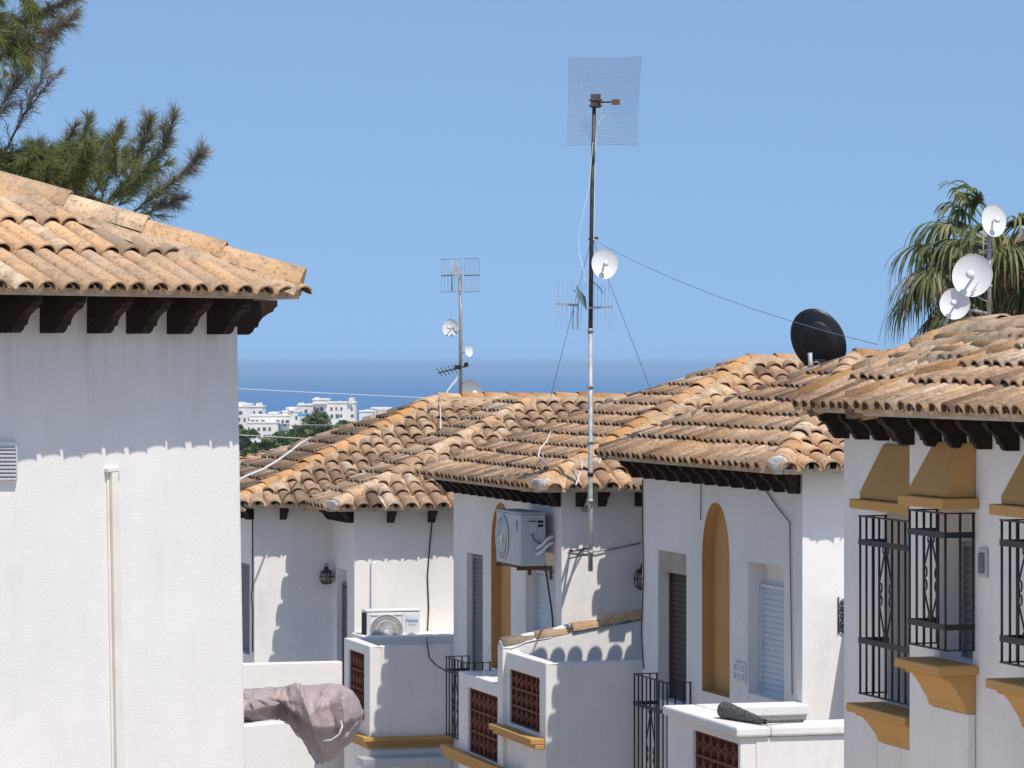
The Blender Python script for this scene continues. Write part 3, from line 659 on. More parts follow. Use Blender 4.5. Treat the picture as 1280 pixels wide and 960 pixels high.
# terrace
UT = UCf + .20; VT = fr.V(682, UT); UTb = fr.U(629, VT); ztp = fr.z(829, UT, VT)
zl = lambda y, px: fr.z(y, fr.U(px, VT), VT)
terrace(hB, UT, VT, UTb, VC + .8, ztp, GZ - .5, (fr.U(674, VT), fr.U(636, VT), zl(917, 674), zl(842, 655)), cap_on=False, floor=ztp - .8)
UL = fr.U(573, VT - .03)
zlow = fr.z(856, UTb, VT)
mb = MB(); VL = VT - .03
mb.panel(facadeP(VL), rect(UTb + .002, UL, GZ - .5, zlow), [(rect(fr.U(624, VL), fr.U(585, VL), fr.z(948, fr.U(605, VL), VL), fr.z(866, fr.U(605, VL), VL)), .11)], .15)
mb.fbox(fr, UTb + .003, UL, VL + .15, VB + .0, zlow - .06, zlow); mb.fbox(fr, UL - .15, UL, VL + .15, VB, GZ, zlow - .07)
o = mb.build('low_terrace_wall', M['stucco'], hB, bevel=.014)
lattice(facadeP(VL), fr.U(624, VL) + .004, fr.U(585, VL) - .004, fr.z(948, fr.U(605, VL), VL) + .004, fr.z(866, fr.U(605, VL), VL) - .004, .108, o)
# wing of B beyond the corner of C: its side eave shows as a short stub and shades the end wall
V2 = fr.V(801, UB); Ve = V2 - .20; zw_ = zeB; Un = UB - 1.35
mb = MB(); mb.fbox(fr, Un + .3, UB - .004, V2, V2 + 5, GZ, zw_ - .06); mb.build('side_wing', M['stucco'], hB)
mb = MB(); slope(mb, [fr.P(Un, Ve, zw_), fr.P(UB - .33, Ve, zw_), fr.P(UB + .4, Ve + .73, zw_ + .30), fr.P(Un, Ve + .73, zw_ + .30)]); mb.build('wing_roof', [M['tile'], M['bed'], M['hollow']], hB)
mb = MB(); mb.fbox(fr, Un, UB - .34, Ve + .02, V2 - .001, zw_ - .06, zw_ - .02); mb.build('wing_eave_board', M['cream'], hB)
# ochre ledges under the two lattices
zs = zl(921, 674)
mb = MB()
for k, (dz0, dz1, o_) in enumerate(((0, .06, .16), (.061, .11, .11))):
    mb.fbox(fr, UT + .02, fr.U(617, VT - .1), VT - o_, VT - .003, zs - dz1, zs - dz0)
mb.build('ochre_ledge', M['ochre'], hB, bevel=.008)
molding(fr, fr.U(640, VL - .1), UL + .5, VL, VL - .003, fr.z(935, UL, VL), hB)
# back wall of the terrace with a sloping row of coping tiles
UK = UB - .30; VK0, VK1 = fr.V(628, UK), fr.V(802, UK); zk0, zk1 = fr.z(807, UK, VK0), fr.z(770, UK, VK1)
mb = MB(); mb.panel(frontP(UK), [(VK0, GZ), (VK1 + .3, GZ), (VK1 + .3, zk1), (VK0, zk0)], [], .2); mb.build('coping_wall', M['stucco'], hB, bevel=.014)
ridge('r', fr.P(UK + .08, VK0, zk0 + .0), fr.P(UK + .08, VK1, zk1), hB, 'tile_pale', rad=.105, expo=.36, bed=.085, drop=.03, cap=False, lift=.0, bm_='whitewash', bias=-.05)
wall_cable(hB, [fr.P(UB - .02, fr.V(710, UB), fr.z(688, UB, VB)), fr.P(UB - .03, fr.V(745, UB), fr.z(690, UB, VB)), fr.P(UB - .02, fr.V(770, UB), fr.z(686, UB, VB)), fr.P(UB - .02, fr.V(800, UB), fr.z(680, UB, VB))], .008, 'cable_grey')
wall_cable(hB, [F_(684, 690, VB, .05), F_(688, 730, VB, .03), F_(693, 765, VB, .03), F_(695, 790, VB, .03)], .011)

# ================================================================== house A : far end of the row, two end walls
UA2 = UBf + 2.12; VA2 = fr.V(443, UA2); VTm = VA2
UA1 = fr.U(415, VA2); VA1 = fr.V(318, UA1)
hA = thing('white_house', fr.P(UA2, VA2, GZ - .6), 'white terraced house with two stepped sunlit end walls and broad brown hipped roof', 'house', 'white terraced houses with clay tile roofs')
U20, V20 = UA2 - .33, VA2 - .36; ze = fr.z(634, U20, V20); zeA = ze
U10, V10 = UA1 - .33, VA1 - .36
tanp = .355
r1 = fr.up45(U10, V10, 545); zr = ze + r1 * tanp; VR = V10 + r1 + 9
a1, ap1 = fr.P(U10, V10, ze), fr.P(U10 + r1, V10 + r1, zr)
vf = V20                                                            # valley between the rear end slope and the front block's side slope
rv = r1
a2 = fr.P(U20, V20, ze); val0 = fr.P(U10, V20, ze); val1 = fr.P(U10 + rv, V20 + rv, zr)
r2 = rv - .02; ap2 = fr.P(U20 + r2, V20 + r2, ze + r2 * tanp); R2 = fr.P(U20, VR, ze); R2t = fr.P(U20 + r2, VR, ze + r2 * tanp)
Uf = U10 + 1.22 * r1; fa, fb = fr.P(Uf, V10, ze), fr.P(Uf, VR, ze)
mb = MB()
slope(mb, [a1, fa, ap1], bias=-.15); slope(mb, [a1, val0, val1, ap1]); slope(mb, [a2, val0, val1, ap2], bias=.1); slope(mb, [R2, a2, ap2, R2t]); slope(mb, [fa, fb, fr.P(U10 + r1, VR, zr), ap1])
mb.build('roof', [M['tile_grey'], M['bed'], M['hollow']], hA)
ridge('r', a1, ap1, hA, 'tile_lichen', cap=False, bed=.2); ridge('r', a2, ap2, hA, 'tile'); ridge('r', val0 + VZ(-.03), val1 + VZ(-.03), hA, 'tile_grey', rad=.085, bed=.14, cap=False); ridge('r', fa, ap1, hA, 'tile_grey', cap=False)
ridge('r', ap1, fr.P(U10 + r1, VR, zr), hA, 'tile_lichen', cap=False, bed=.3, lift=.03)
P1, Pf = frontP(UA1), facadeP(VA1); zt = ze + .10; zb = GZ - 1.4
mb = MB(); mb.panel(frontP(UA1), rect(VA1 + .3, VA2 + .02, zb, zt), [], .25)
wA = rect(fr.U(312, VA1), fr.U(290, VA1), fr.z(818, UA1 + .5, VA1), fr.z(705, UA1 + .5, VA1))
mb.panel(facadeP(VA1), rect(UA1, UA1 + 5, zb, zt), [(wA, .12)])
wS = rect(fr.U(434, VA2), fr.U(421, VA2), fr.z(880, UA2 + .6, VA2), fr.z(712, UA2 + .6, VA2))
mb.panel(facadeP(VA2), rect(UA2, UA1 + .02, zb, zt), [(wS, .12)])
mb.panel(frontP(UA2), rect(VA2 + .3, VA2 + 9, zb, zt), [], .25)
mb.fbox(fr, UA1 + .25, UA1 + 6, VA1 + .31, VA2 + 9, zb, zt - .02); mb.fbox(fr, UA2 + .25, UA1 + .24, VA2 + .31, VA2 + 9, zb, zt - .021)
mb.build('wall', M['stucco'], hA, bevel=.014)
shutter(Pf, wA[0][0] + .01, wA[1][0] - .01, wA[0][1], wA[2][1] - .03, .118, 'greyshutter', hA, 'window_shutter')
shutter(facadeP(VA2), wS[0][0] + .01, wS[1][0] - .01, wS[0][1], wS[2][1] - .2, .118, 'greyshutter', hA, 'door_shutter')
eave_boards(hA, fr, [(U20, U10, V20, VA2, 'v'), (U20, UA2, V20 + .06, VR, 'u'), (U10, UA1, V10, V20, 'u'), (U10 + .06, Uf, V10, VA1, 'v')], ze)
spots = [(fr.P(UA2 + .1 + .26 * k, VA2 + .01, ze - .056), -fr.v) for k in range(5)] + [(fr.P(UA2 + .12, VA2 + .01, ze - .056), (-fr.u - fr.v).normalized())]
spots += [(fr.P(UA2 + .01, fr.V(x, UA2), ze - .056), -fr.u) for x in (487, 538, 590, 640)] + [(fr.P(UA1 + .01, fr.V(353, UA1), ze - .056), -fr.u)]
spots += [(fr.P(UA1 + .1 + .45 * k, VA1 + .01, ze - .056), -fr.v) for k in range(6)] + [(fr.P(UA1 + .12, VA1 + .01, ze - .056), (-fr.u - fr.v).normalized())]
corbels(hA, spots, .26, .17, .075)
# terraces of A
UT = UBf + .06; VT = fr.V(462, UT); UTb = fr.U(430, VT); ztp = fr.z(808, UT, VT); zl = lambda y, px: fr.z(y, fr.U(px, VT), VT)
terrace(hA, UT, VT, UTb, VB + .8, ztp, zb, (fr.U(455, VT), fr.U(435.5, VT), zl(884, 446), zl(815, 446)), cap_on=False, floor=ztp - .9)
molding(fr, UT, UTb, VT, VB + .6, fr.z(921, UT, VT), hA, h=.15, out=.10)
mb = MB(); zs = zl(886, 446)
mb.fbox(fr, UT + .3, fr.U(428, VT), VT - .15, VT - .003, zs - .06, zs); mb.fbox(fr, UT + .3, fr.U(428, VT), VT - .10, VT - .003, zs - .11, zs - .061); mb.build('ochre_ledge', M['ochre'], hA, bevel=.008)
mb = MB(); zb2_ = fr.z(796, UA2 - .8, VA2); mb.fbox(fr, UA2 - .85, UA2 - .012, VA2 - .05, VB + .8, ztp - .9, zb2_); mb.build('terrace_bench', M['stucco'], hA, bevel=.02)
U1T = UA1 - 1.5; V1a, V1b = fr.V(280, U1T), fr.V(428, U1T)
mb = MB(); mb.panel(frontP(U1T), rect(V1a, V1b, zb, fr.z(827, U1T, V1b)), [], .16); mb.fbox(fr, U1T + .16, UA1 - .01, V1a, V1b, fr.z(827, U1T, V1b) - 1.0, fr.z(827, U1T, V1b) - .9); mb.build('terrace_wall', M['stucco'], hA, bevel=.014)
# white framed hatch under the terrace moulding
mb = MB(); Uh = UT - .32; zh = fr.z(948, Uh, VT)
mb.fbox(fr, Uh - .10, UT - .01, fr.V(452, Uh), fr.V(555, Uh), zh - .10, zh); mb.fbox(fr, Uh - .09, Uh - .02, fr.V(452, Uh), fr.V(460, Uh), zh - 1.2, zh - .101)
mb.fbox(fr, Uh - .09, Uh - .02, fr.V(545, Uh), fr.V(553, Uh), zh - 1.2, zh - .101); mb.build('awning_frame', M['greywhite'], hA)
# cable conduit and cables
G_ = lambda px, y, U, off=.015: fr.P(U - off, fr.V(px, U), fr.z(y, U, fr.V(px, U)))
mb = MB(); mb.fbox(fr, UA2 - .05, UA2 - .003, fr.V(463, UA2), fr.V(470, UA2), fr.z(800, UA2, VA2), fr.z(703, UA2, VA2)); mb.build('conduit', M['white'], hA, bevel=.008)
wall_cable(hA, [G_(541, 640, UA2), G_(537, 680, UA2), G_(534, 720, UA2), G_(535.5, 760, UA2), G_(533.5, 800, UA2)], .009)
wall_cable(hA, [fr.P(UA1 + .03, VA1 - .02, ze - .1), fr.P(UA1 + .03, VA1 - .02, fr.z(735, UA1, VA1)), fr.P(UA1 + .06, VA1 - .03, fr.z(745, UA1, VA1)), fr.P(UA1 + .03, VA1 - .02, fr.z(760, UA1, VA1)), fr.P(UA1 + .03, VA1 - .02, fr.z(815, UA1, VA1))], .010)

# ================================================================== roof of one more house behind A
UZ = Uf + 1.2; VZ0 = fr.V(262, UZ); zz = fr.z(584, UZ, fr.V(300, UZ))
hZ = thing('white_house', fr.P(UZ, VZ0, GZ - 1), 'far house showing only a low strip of tiled roof below the trees', 'house', 'white terraced houses with clay tile roofs')
mb = MB(); r = 2.2
A, Ar, ap = fr.P(UZ, VZ0, zz), fr.P(UZ, VZ0 + 8, zz), fr.P(UZ + r, VZ0 + r * .9, zz + .30)
slope(mb, [Ar, A, ap, fr.P(UZ + r, VZ0 + 8, zz + .30)]); mb.build('roof', [M['tile'], M['bed'], M['hollow']], hZ)
ridge('r', ap, fr.P(UZ + r, VZ0 + 8, zz + .30), hZ, 'tile', cap=False)
mb = MB(); mb.fbox(fr, UZ + .3, UZ + 4, VZ0 + .3, VZ0 + 8, GZ - 1.5, zz - .05); mb.build('wall', M['stucco'], hZ)
# ================================================================== house D : nearest on the right, hooded and grilled windows
UDf = 25.6; VD1 = fr.V(1055, UDf); VD2 = VD1 - .34; UD2 = fr.U(1137, VD2)
V0, Uc = VD1 - .34, fr.U(1005, VD1 - .34); ze = fr.z(505, Uc, V0)
hD = thing('white_house', fr.P(UD2, VD2, GZ + .6), 'white house with ochre window hoods over black iron window cages', 'house', 'white terraced houses with clay tile roofs')
kf = .37; r = fr.up45(Uc, V0, 1214, -kf); zr = (HY - 411) / F * fr.d(Uc - kf * r, V0 + r)
tp = (zr - ze) / r; UN = 18.2
A, B = fr.P(UN, V0, ze), fr.P(Uc, V0, ze); ap = fr.P(Uc - kf * r, V0 + r, zr); nr = fr.P(UN, V0 + r, zr)
mb = MB(); slope(mb, [A, B, ap, nr], pitch=.198, w=.089); slope(mb, [fr.P(Uc, V0 + 2 * r, ze), fr.P(UN, V0 + 2 * r, ze), nr, ap]); slope(mb, [B, fr.P(Uc, V0 + 2 * r, ze), ap])
# forward bay: its own hipped slope lies over the first one
V20 = VD2 - .34; U2c = fr.U(1064, V20); t2 = .33; r2 = 1.25
zB = ze
A2, B2 = fr.P(UN, V20, zB), fr.P(U2c, V20, zB); T2 = fr.P(U2c - r2 * .75, V20 + r2, zB + r2 * t2 + .06); N2 = fr.P(UN, V20 + r2, zB + r2 * t2 + .06)
slope(mb, [A2, B2, T2, N2], bias=.08, pitch=.198, w=.089)
mb.build('roof', [M['tile'], M['bed'], M['hollow']], hD)
ridge('r', B, ap, hD, 'tile_lichen', rad=.10, bed=.24, lift=.05, drop=.14, cap=False, expo=.45); ridge('r', nr, ap, hD, 'bed', rad=.10, bed=.28, lift=.03, cap=False, expo=.6)
ridge('r', B2, T2, hD, 'tile_lichen', rad=.10, bed=.2, lift=.04, drop=.12, cap=False, bias=.2, expo=.5); ridge('r', T2, N2, hD, 'tile_lichen', rad=.085, bed=.2, lift=.02, drop=.12, cap=False, bias=.2, expo=.7)
# two more verge courses higher on the slope, where later repairs were bedded
for q, lt in ((.50, 2.6), (.74, 3.2)):
    s0 = B + (ap - B) * q; s1 = s0 - fr.u * lt * 1.0 + (fr.v * .30 + VZ(.30 * tp)); ridge('r', s0 + VZ(.02) - fr.u * .25, s1 + VZ(.02), hD, 'tile_lichen', rad=.075, bed=.15, lift=.03, drop=.1, cap=False, bias=.15, expo=.55)
zt = ze + .10; zb = GZ + .2
def wpx(V, n, f): return fr.U(n, V), fr.U(f, V)
# windows: (wall plane V, far pixel column on the wall, near column, hood top y, hood ledge y, grille top, grille bottom, sill top, sill foot)
W1 = dict(V=VD1, f=1107, n=1176, ht=557, hl=628, gt=647, gb=874, st=886, sf=935)
W2 = dict(V=VD2, f=1171, n=1220, ht=553, hl=622, gt=638, gb=809, st=826, sf=886)
W3 = dict(V=VD2, f=1288, n=1345, ht=560, hl=634, gt=651, gb=833, st=853, sf=915)
holes = {VD1: [], VD2: []}
for w in (W1, W2, W3):
    V = w['V']; n, f = wpx(V, w['n'], w['f']); w['n_'], w['f_'] = n, f; mid = (n + f) / 2
    for k in ('ht', 'hl', 'gt', 'gb', 'st', 'sf'): w['z' + k] = fr.z(w[k], mid, V)
    w['hole'] = rect(n + .05, f - .05, w['zst'] - .0, w['zhl'] - .07); holes[V].append((w['hole'], .22))
mb = MB()
mb.panel(facadeP(VD1), rect(UD2 + .05, UDf, zb, zt), holes[VD1], .3); mb.panel(facadeP(VD2), rect(18.5, UD2, zb, zt), holes[VD2], .3)
mb.fbox(fr, UDf - .02, UDf, VD1 + .3, V0 + 2 * r - .4, zb, zt); mb.fbox(fr, 18.5, UDf - .021, VD1 + .31, V0 + 2 * r - .4, zb, zt - .02)
mb.build('wall', M['stucco'], hD, bevel=.014)
eave_boards(hD, fr, [(UN, U2c, V20, VD2, 'v'), (U2c + .001, Uc, V0, VD1, 'v')], ze)
spots = [(fr.P(fr.U(x, VD1), VD1 + .01, ze - .056), -fr.v) for x in (1058.5, 1085, 1110, 1133)]
spots += [(fr.P(fr.U(x, VD2), VD2 + .01, ze - .056), -fr.v) for x in (1141, 1175, 1206, 1238, 1272, 1309, 1350)] + [(fr.P(UDf - .10, VD1 + .01, ze - .056), (fr.u - fr.v).normalized())]
corbels(hD, spots, .25, .21, .07)
for w in (W1, W2, W3):
    V, n, f = w['V'], w['n_'], w['f_']; P = facadeP(V)
    p_ = .21; zl_, zh = w['zhl'] + .012, w['zht']
    mb = MB()                                                       # hood: sloping front, upright cheeks
    c = lambda U, dV, z: fr.P(U, V - dV, z)
    lo = zl_ + .05
    mb.hexa([c(n, .001, zl_), c(f, .001, zl_), c(f, p_, zl_), c(n, p_, zl_), c(n, .001, lo), c(f, .001, lo), c(f, p_, lo), c(n, p_, lo)])
    i = [mb.vert(q) for q in (c(n, .001, lo), c(f, .001, lo), c(f, p_, lo), c(n, p_, lo), c(n + .0, .001, zh), c(f - .02, .001, zh), c(f - .02, .03, zh), c(n + .0, .03, zh))]
    for q in ((4, 5, 6, 7), (3, 2, 6, 7), (0, 3, 7, 4), (2, 1, 5, 6)): mb.face([i[k] for k in q])
    h_ = mb.build('window_hood', M['ochre'], hD, bevel=.008)
    mb = MB(); mb.fbox(fr, n - .06, f + .06, V - .27, V - .002, zl_ - .075, zl_ - .003); mb.build('hood_ledge', M['ochre'], h_, bevel=.008)
    g = iron_cage(fr, V, n + .02, f - .03, w['zgb'], w['zgt'], .215, hD, 'window_cage', gap=.125, rails=(.15, .815) if w is not W1 else (.285, .835), flat=.042, bar=.009)
    mb = MB()                                                       # sill: slab on a curved bracket
    mb.fbox(fr, n - .05, f + .05, V - .30, V - .002, w['zst'] - .065, w['zst'])
    sl = mb.build('window_sill', M['ochre'], hD, bevel=.010)
    H = w['zst'] - .066 - w['zsf']
    pr = [(.001, 0), (.25, 0), (.25, -.10 * H), (.20, -.16 * H), (.16, -.34 * H), (.12, -.58 * H), (.085, -.80 * H), (.07, -H), (.001, -H)]
    mb = MB(); mb.prism([(a, b + w['zst'] - .066) for a, b in pr], lambda a, b, t: fr.P(t, V - a, b), n + .0, f - .02); mb.build('sill_bracket', M['ochre'], sl, bevel=.006)
    mb = MB(); mb.fbox(fr, n + .0, f - .04, V - .06, V - .002, zb, w['zsf'] - .004); mb.build('wall_pilaster', M['stucco'], hD, bevel=.008)
    a0, a1, z0, z1 = w['hole'][0][0], w['hole'][1][0], w['hole'][0][1], w['hole'][2][1]
    shutter(P, a0 + .004, a1 - .004, z0 + .004, z1 - .25, .215, 'greyshutter' if w is not W1 else 'greyshutter', hD, 'window_shutter')
# wall vent
nv, fv = fr.U(1236, VD2), fr.U(1226, VD2); zv0, zv1 = fr.z(722, nv, VD2), fr.z(686, nv, VD2)
mb = MB(); mb.fbox(fr, nv, fv, VD2 - .02, VD2 - .002, zv0, zv1); o = mb.build('vent_frame', M['greywhite'], hD, bevel=.004)
mb = MB()
for k in range(9):
    z = zv0 + .03 + (zv1 - zv0 - .06) * k / 9; mb.hexa([fr.P(nv + .025, VD2 - .021, z), fr.P(fv - .025, VD2 - .021, z), fr.P(fv - .025, VD2 - .021, z + .016), fr.P(nv + .025, VD2 - .021, z + .016), fr.P(nv + .025, VD2 - .034, z - .006), fr.P(fv - .025, VD2 - .034, z - .006), fr.P(fv - .025, VD2 - .034, z + .004), fr.P(nv + .025, VD2 - .034, z + .004)])
mb.build('vent_slats', M['greyshutter'], o)

# ================================================================== house L : foreground left, rough stucco wall
fl = FL
p = at(297, 0, 27); UL_, VL_ = p.dot(fl.u), p.dot(fl.v); OV = .60
hL = thing('white_house', fl.P(UL_, VL_, GZ), 'big blank rough white house with pale tiled eaves on dark carved corbels', 'house')
U0 = UL_ - OV; V1 = fl.V(374, U0)
ze = fl.z(360, U0, fl.V(200, U0)); x0_, y0_ = -U0 * fl.s + V1 * fl.c, U0 * fl.c + V1 * fl.s; t_ = -CX / F; rq = (x0_ - t_ * y0_) / ((fl.s + fl.c) + t_ * (fl.c - fl.s))
tl = ((HY - 240) / F * fl.d(U0 + rq, V1 - rq) - ze) / rq
rr = 4.6; A, B = fl.P(U0, V1 - 12, ze), fl.P(U0, V1, ze); ap = fl.P(U0 + rr, V1 - rr, ze + rr * tl); al = fl.P(U0 + rr, V1 - 12, ze + rr * tl)
mb = MB(); slope(mb, [A, B, ap, al], expo=.54, pitch=.194, eave=.12, w=.089, seg=10, jit=.22); slope(mb, [B, fl.P(U0 + 2 * rr, V1, ze), ap], expo=.47)
mb.build('roof', [M['tile_pale'], M['bed'], M['hollow']], hL)
ridge('r', B, ap, hL, 'tile_pale', rad=.155, expo=.62, bed=.26, drop=.06, lift=.05, bias=.05, cap=False)
ridge('r', al, ap, hL, 'tile_pale', cap=False)
mb = MB(); lean = .022
SK = .026; UW = lambda V: UL_ + (VL_ - V) * SK
P = lambda a, z, dep: fl.P(UW(a) + dep, a - lean * (z - 0.6) * 1.0, z)
mb.panel(P, [(VL_ - 11, GZ - .3), (VL_, GZ - .3), (VL_, ze + .12), (VL_ - 11, ze + .12)], [], .3)
mb.hexa([fl.P(UL_ + .95, VL_ - 11, GZ), fl.P(UL_ + 9, VL_ - 11, GZ), fl.P(UL_ + 9, VL_ - .02, GZ), fl.P(UL_ + .3, VL_ - .02, GZ), fl.P(UL_ + .95, VL_ - 11, ze + .1), fl.P(UL_ + 9, VL_ - 11, ze + .1), fl.P(UL_ + 9, VL_ - .02, ze + .1), fl.P(UL_ + .3, VL_ - .02, ze + .1)])
mb.build('wall', M['rough_stucco'], hL, bevel=.02)
mb, ms = MB(), MB()
mb.fbox(fl, U0 + .015, U0 + .06, V1 - 12, V1 + .012, ze - .065, ze - .012); mb.fbox(fl, U0 + .061, U0 + 6, V1 - .05, V1 + .012, ze - .065, ze - .012)
ms.fbox(fl, U0 + .061, UL_ + .7, V1 - 12, VL_ - .301, ze - .06, ze - .03); ms.fbox(fl, U0 + .061, U0 + 6, VL_ - .3, V1 - .051, ze - .06, ze - .03)
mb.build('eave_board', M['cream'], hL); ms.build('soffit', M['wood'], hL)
cl = .47; spots = []
for k, x in enumerate((255, 205, 154, 105, 46, -8, -62)):
    Vc_ = fl.V(x + 1, UW(fl.V(x + 1, UL_))) + .06; spots.append((fl.P(UW(Vc_) + .01, Vc_, ze - .06), -fl.u))
spots.append((fl.P(UL_ + .10, VL_ - .03, ze - .06), fl.v))
for k in range(5): spots.append((fl.P(UL_ + .65 + .55 * k, VL_ - .03, ze - .06), fl.v))
corbels(hL, spots, cl, .27, .085)
# conduit on the wall, with its bent clip
PL = lambda px, py, out: (lambda V: fl.P(UW(V) - out, V - lean * (fl.z(py, UL_, V) - .6), fl.z(py, UL_, V)))(fl.V(px, UW(fl.V(px, UL_))) + .012)
mb = MB()
for x0, x1, o_ in ((126.5, 129.5, .012), (129.6, 138, .045)):
    a = [PL(x0, 962, 0), PL(x1, 962, 0), PL(x1, 588, 0), PL(x0, 588, 0)]; b = [PL(x0, 962, o_), PL(x1, 962, o_), PL(x1, 588, o_), PL(x0, 588, o_)]
    mb.hexa([*a, *b])
mb.build('conduit', M['conduit'], hL, bevel=.005)
mb = MB(); mb.hexa([PL(124, 590, 0), PL(142, 588, 0), PL(142, 584, 0), PL(124, 586, 0), PL(124, 590, .05), PL(142, 588, .05), PL(142, 584, .05), PL(124, 586, .05)]); mb.build('conduit_cap', M['conduit'], hL)
mb = MB(); mb.hexa([PL(-24, 603, -.01), PL(13, 603, -.01), PL(13, 552, -.01), PL(-24, 552, -.01), PL(-24, 603, .03), PL(13, 603, .03), PL(13, 552, .03), PL(-24, 552, .03)]); vf_ = mb.build('vent_frame', M['white'], hL, bevel=.005)
mb = MB()
for k in range(9):
    y = 558 + k * 4.8; mb.hexa([PL(-22, y + 2.2, .032), PL(11, y + 2.2, .032), PL(11, y, .032), PL(-22, y, .032), PL(-22, y + 3.6, .055), PL(11, y + 3.6, .055), PL(11, y + 2.2, .055), PL(-22, y + 2.2, .055)])
mb.build('vent_slats', M['greywhite'], vf_)
# low battered terrace wall beyond the corner, under the tarpaulin
p = at(357, 0, 28.6); Ub, Vb = p.dot(fl.u), p.dot(fl.v); zt0, zt1 = fl.z(911, Ub, fl.V(306, Ub)), fl.z(896, Ub, Vb)
zw = (zt0 + zt1) / 2
mb = MB(); k_ = .10; zb_ = zw - 2.5
base = lambda V, dep, z: fl.P(Ub + dep - 0 * (zw - z), V, z)
mb.hexa([base(Vb - 1.4, 0, zb_), base(Vb + .52, 0, zb_), base(Vb + .52, 1.6, zb_), base(Vb - 1.4, 1.6, zb_), base(Vb - 1.4, 0, zw), base(Vb, 0, zw), base(Vb, .45, zw), base(Vb - 1.4, .45, zw)])
wallL = mb.build('garden_wall', M['rough_stucco'], None, bevel=.02)
tag(wallL, 'low battered white wall below the crumpled tarpaulin, next to the foreground house corner', 'wall')

# ------------------------------------------------------------------ tarpaulin
def lerp_tab(tab, x):
    for (xa, ya), (xb, yb) in zip(tab, tab[1:]):
        if x <= xb: return ya + (yb - ya) * (x - xa) / (xb - xa)
    return tab[-1][1]
def tarp():
    """draped sheet: smooth roll and hanging end, pulled into long sharp folds"""
    top = [(290, 866), (320, 861), (345, 859), (375, 857), (405, 858), (428, 861), (441, 866), (449, 876), (454, 890)]
    bot = [(290, 908), (335, 902), (350, 901), (362, 908), (378, 926), (392, 942), (404, 948), (418, 944), (432, 932), (444, 918), (451, 904), (454, 893)]
    rg = random.Random(12); nU, nV, D0 = 110, 84, 28.72; mb = MB(); g = []
    folds = []
    for _ in range(34):
        folds.append((rg.uniform(.02, .98), rg.uniform(.1, 3.3), rg.uniform(-1.1, 1.1) + (.9 if rg.random() < .6 else 0), rg.uniform(.10, .32), rg.uniform(.025, .065) * rg.choice((-1, -1, 1, 1, 1)), rg.uniform(.014, .04)))
    folds += [(.72, 2.6, 1.15, .5, .09, .05), (.60, 2.2, 1.0, .5, -.08, .045), (.84, 2.2, -1.1, .4, .07, .04), (.35, 1.6, .25, .45, -.07, .05), (.55, 1.2, .5, .4, .06, .04)]
    for i in range(nU + 1):
        s = i / nU; px = 292 + 162 * s; yt, yb = lerp_tab(top, px), lerp_tab(bot, px); cy, hy = (yt + yb) / 2, (yb - yt) / 2; row = []
        sc = math.sqrt(max(.02, min(1, (455 - px) / 24)))
        for j in range(nV):
            a = 2 * math.pi * j / nV; sa = math.sin(a)
            yy = cy - hy * math.copysign(abs(sa) ** .9, sa); dep = -.34 * math.cos(a) * sc * (1.1 if sa > -.2 else .7)
            p = at(px, yy, D0 + .30 * min(1, max(0, (px - 306) / 51)) + dep); n_ = Vector((0, -math.cos(a), sa))
            # face coordinates: s along, v down the front (0 top .. 3.2 foot)
            v = (math.pi / 2 - a) % (2 * math.pi); k = 0
            for fs, fv, ang, ln, am, w in folds:
                ds, dv = (s - fs), (v - fv) * .22; t_ = ds * math.sin(ang) * 1 + dv * math.cos(ang); q = ds * math.cos(ang) - dv * math.sin(ang)
                k += am * math.exp(-abs(q) / w) * max(0, 1 - (t_ / ln) ** 2)
            k += .045 * noise.noise(Vector((s * 5, v * 1.1, 3))) + .018 * noise.noise(Vector((s * 16, v * 3.2, 9)))
            if abs(sa) > .9: k *= .45
            row.append(mb.vert(p + n_ * k * min(1, sc + .1)))
        g.append(row)
    for i in range(nU):
        for j in range(nV): mb.face((g[i][j], g[i + 1][j], g[i + 1][(j + 1) % nV], g[i][(j + 1) % nV]), 0, True)
    mb.face(g[-1]); mb.face(g[0][::-1])
    o = mb.build('tarpaulin', M['tarp'], None)
    h = MB(); h.tube([at(426, 901, 28.62), at(428, 908, 28.50), at(424, 918, 28.52), at(414, 925, 28.55), at(404, 926, 28.58)], .007, 6); h.build('tie_cord', M['whitewash'], o)
    tag(o, 'crumpled mauve tarpaulin draped over the low white garden wall', 'tarpaulin')
tarp()
# ================================================================== air conditioners
def fan_face(P, cx, cz, rad, parent, n=44, name='fan_guard'):
    """swirled guard of a fan; P(a, z, out) -> point"""
    mb = MB(); mb.poly([P(cx + rad * math.cos(a), cz + rad * math.sin(a), .002) for a in [2 * math.pi * k / 40 for k in range(40)]])
    o = mb.build('fan_opening', M['grille_dark'], parent)
    g = MB()
    for k in range(n):
        a0 = 2 * math.pi * k / n
        g.tube([P(cx + rad * t * math.cos(a0 + .9 * (1 - t)), cz + rad * t * math.sin(a0 + .9 * (1 - t)), .014) for t in (.22, .42, .62, .82, 1.0)], rad * .020, 4)
    for q in (.62, 1.0): g.tube([P(cx + rad * q * math.cos(a), cz + rad * q * math.sin(a), .016) for a in [2 * math.pi * k / 36 for k in range(37)]], rad * .022, 5)
    g.build(name, M['white'], o)
    h = MB(); c = [P(cx, cz, .012)]; ring = [h.vert(P(cx + rad * .19 * math.cos(a), cz + rad * .19 * math.sin(a), .022)) for a in [2 * math.pi * k / 24 for k in range(24)]]; h.face(ring)
    h.build('fan_hub', M['white'], o)
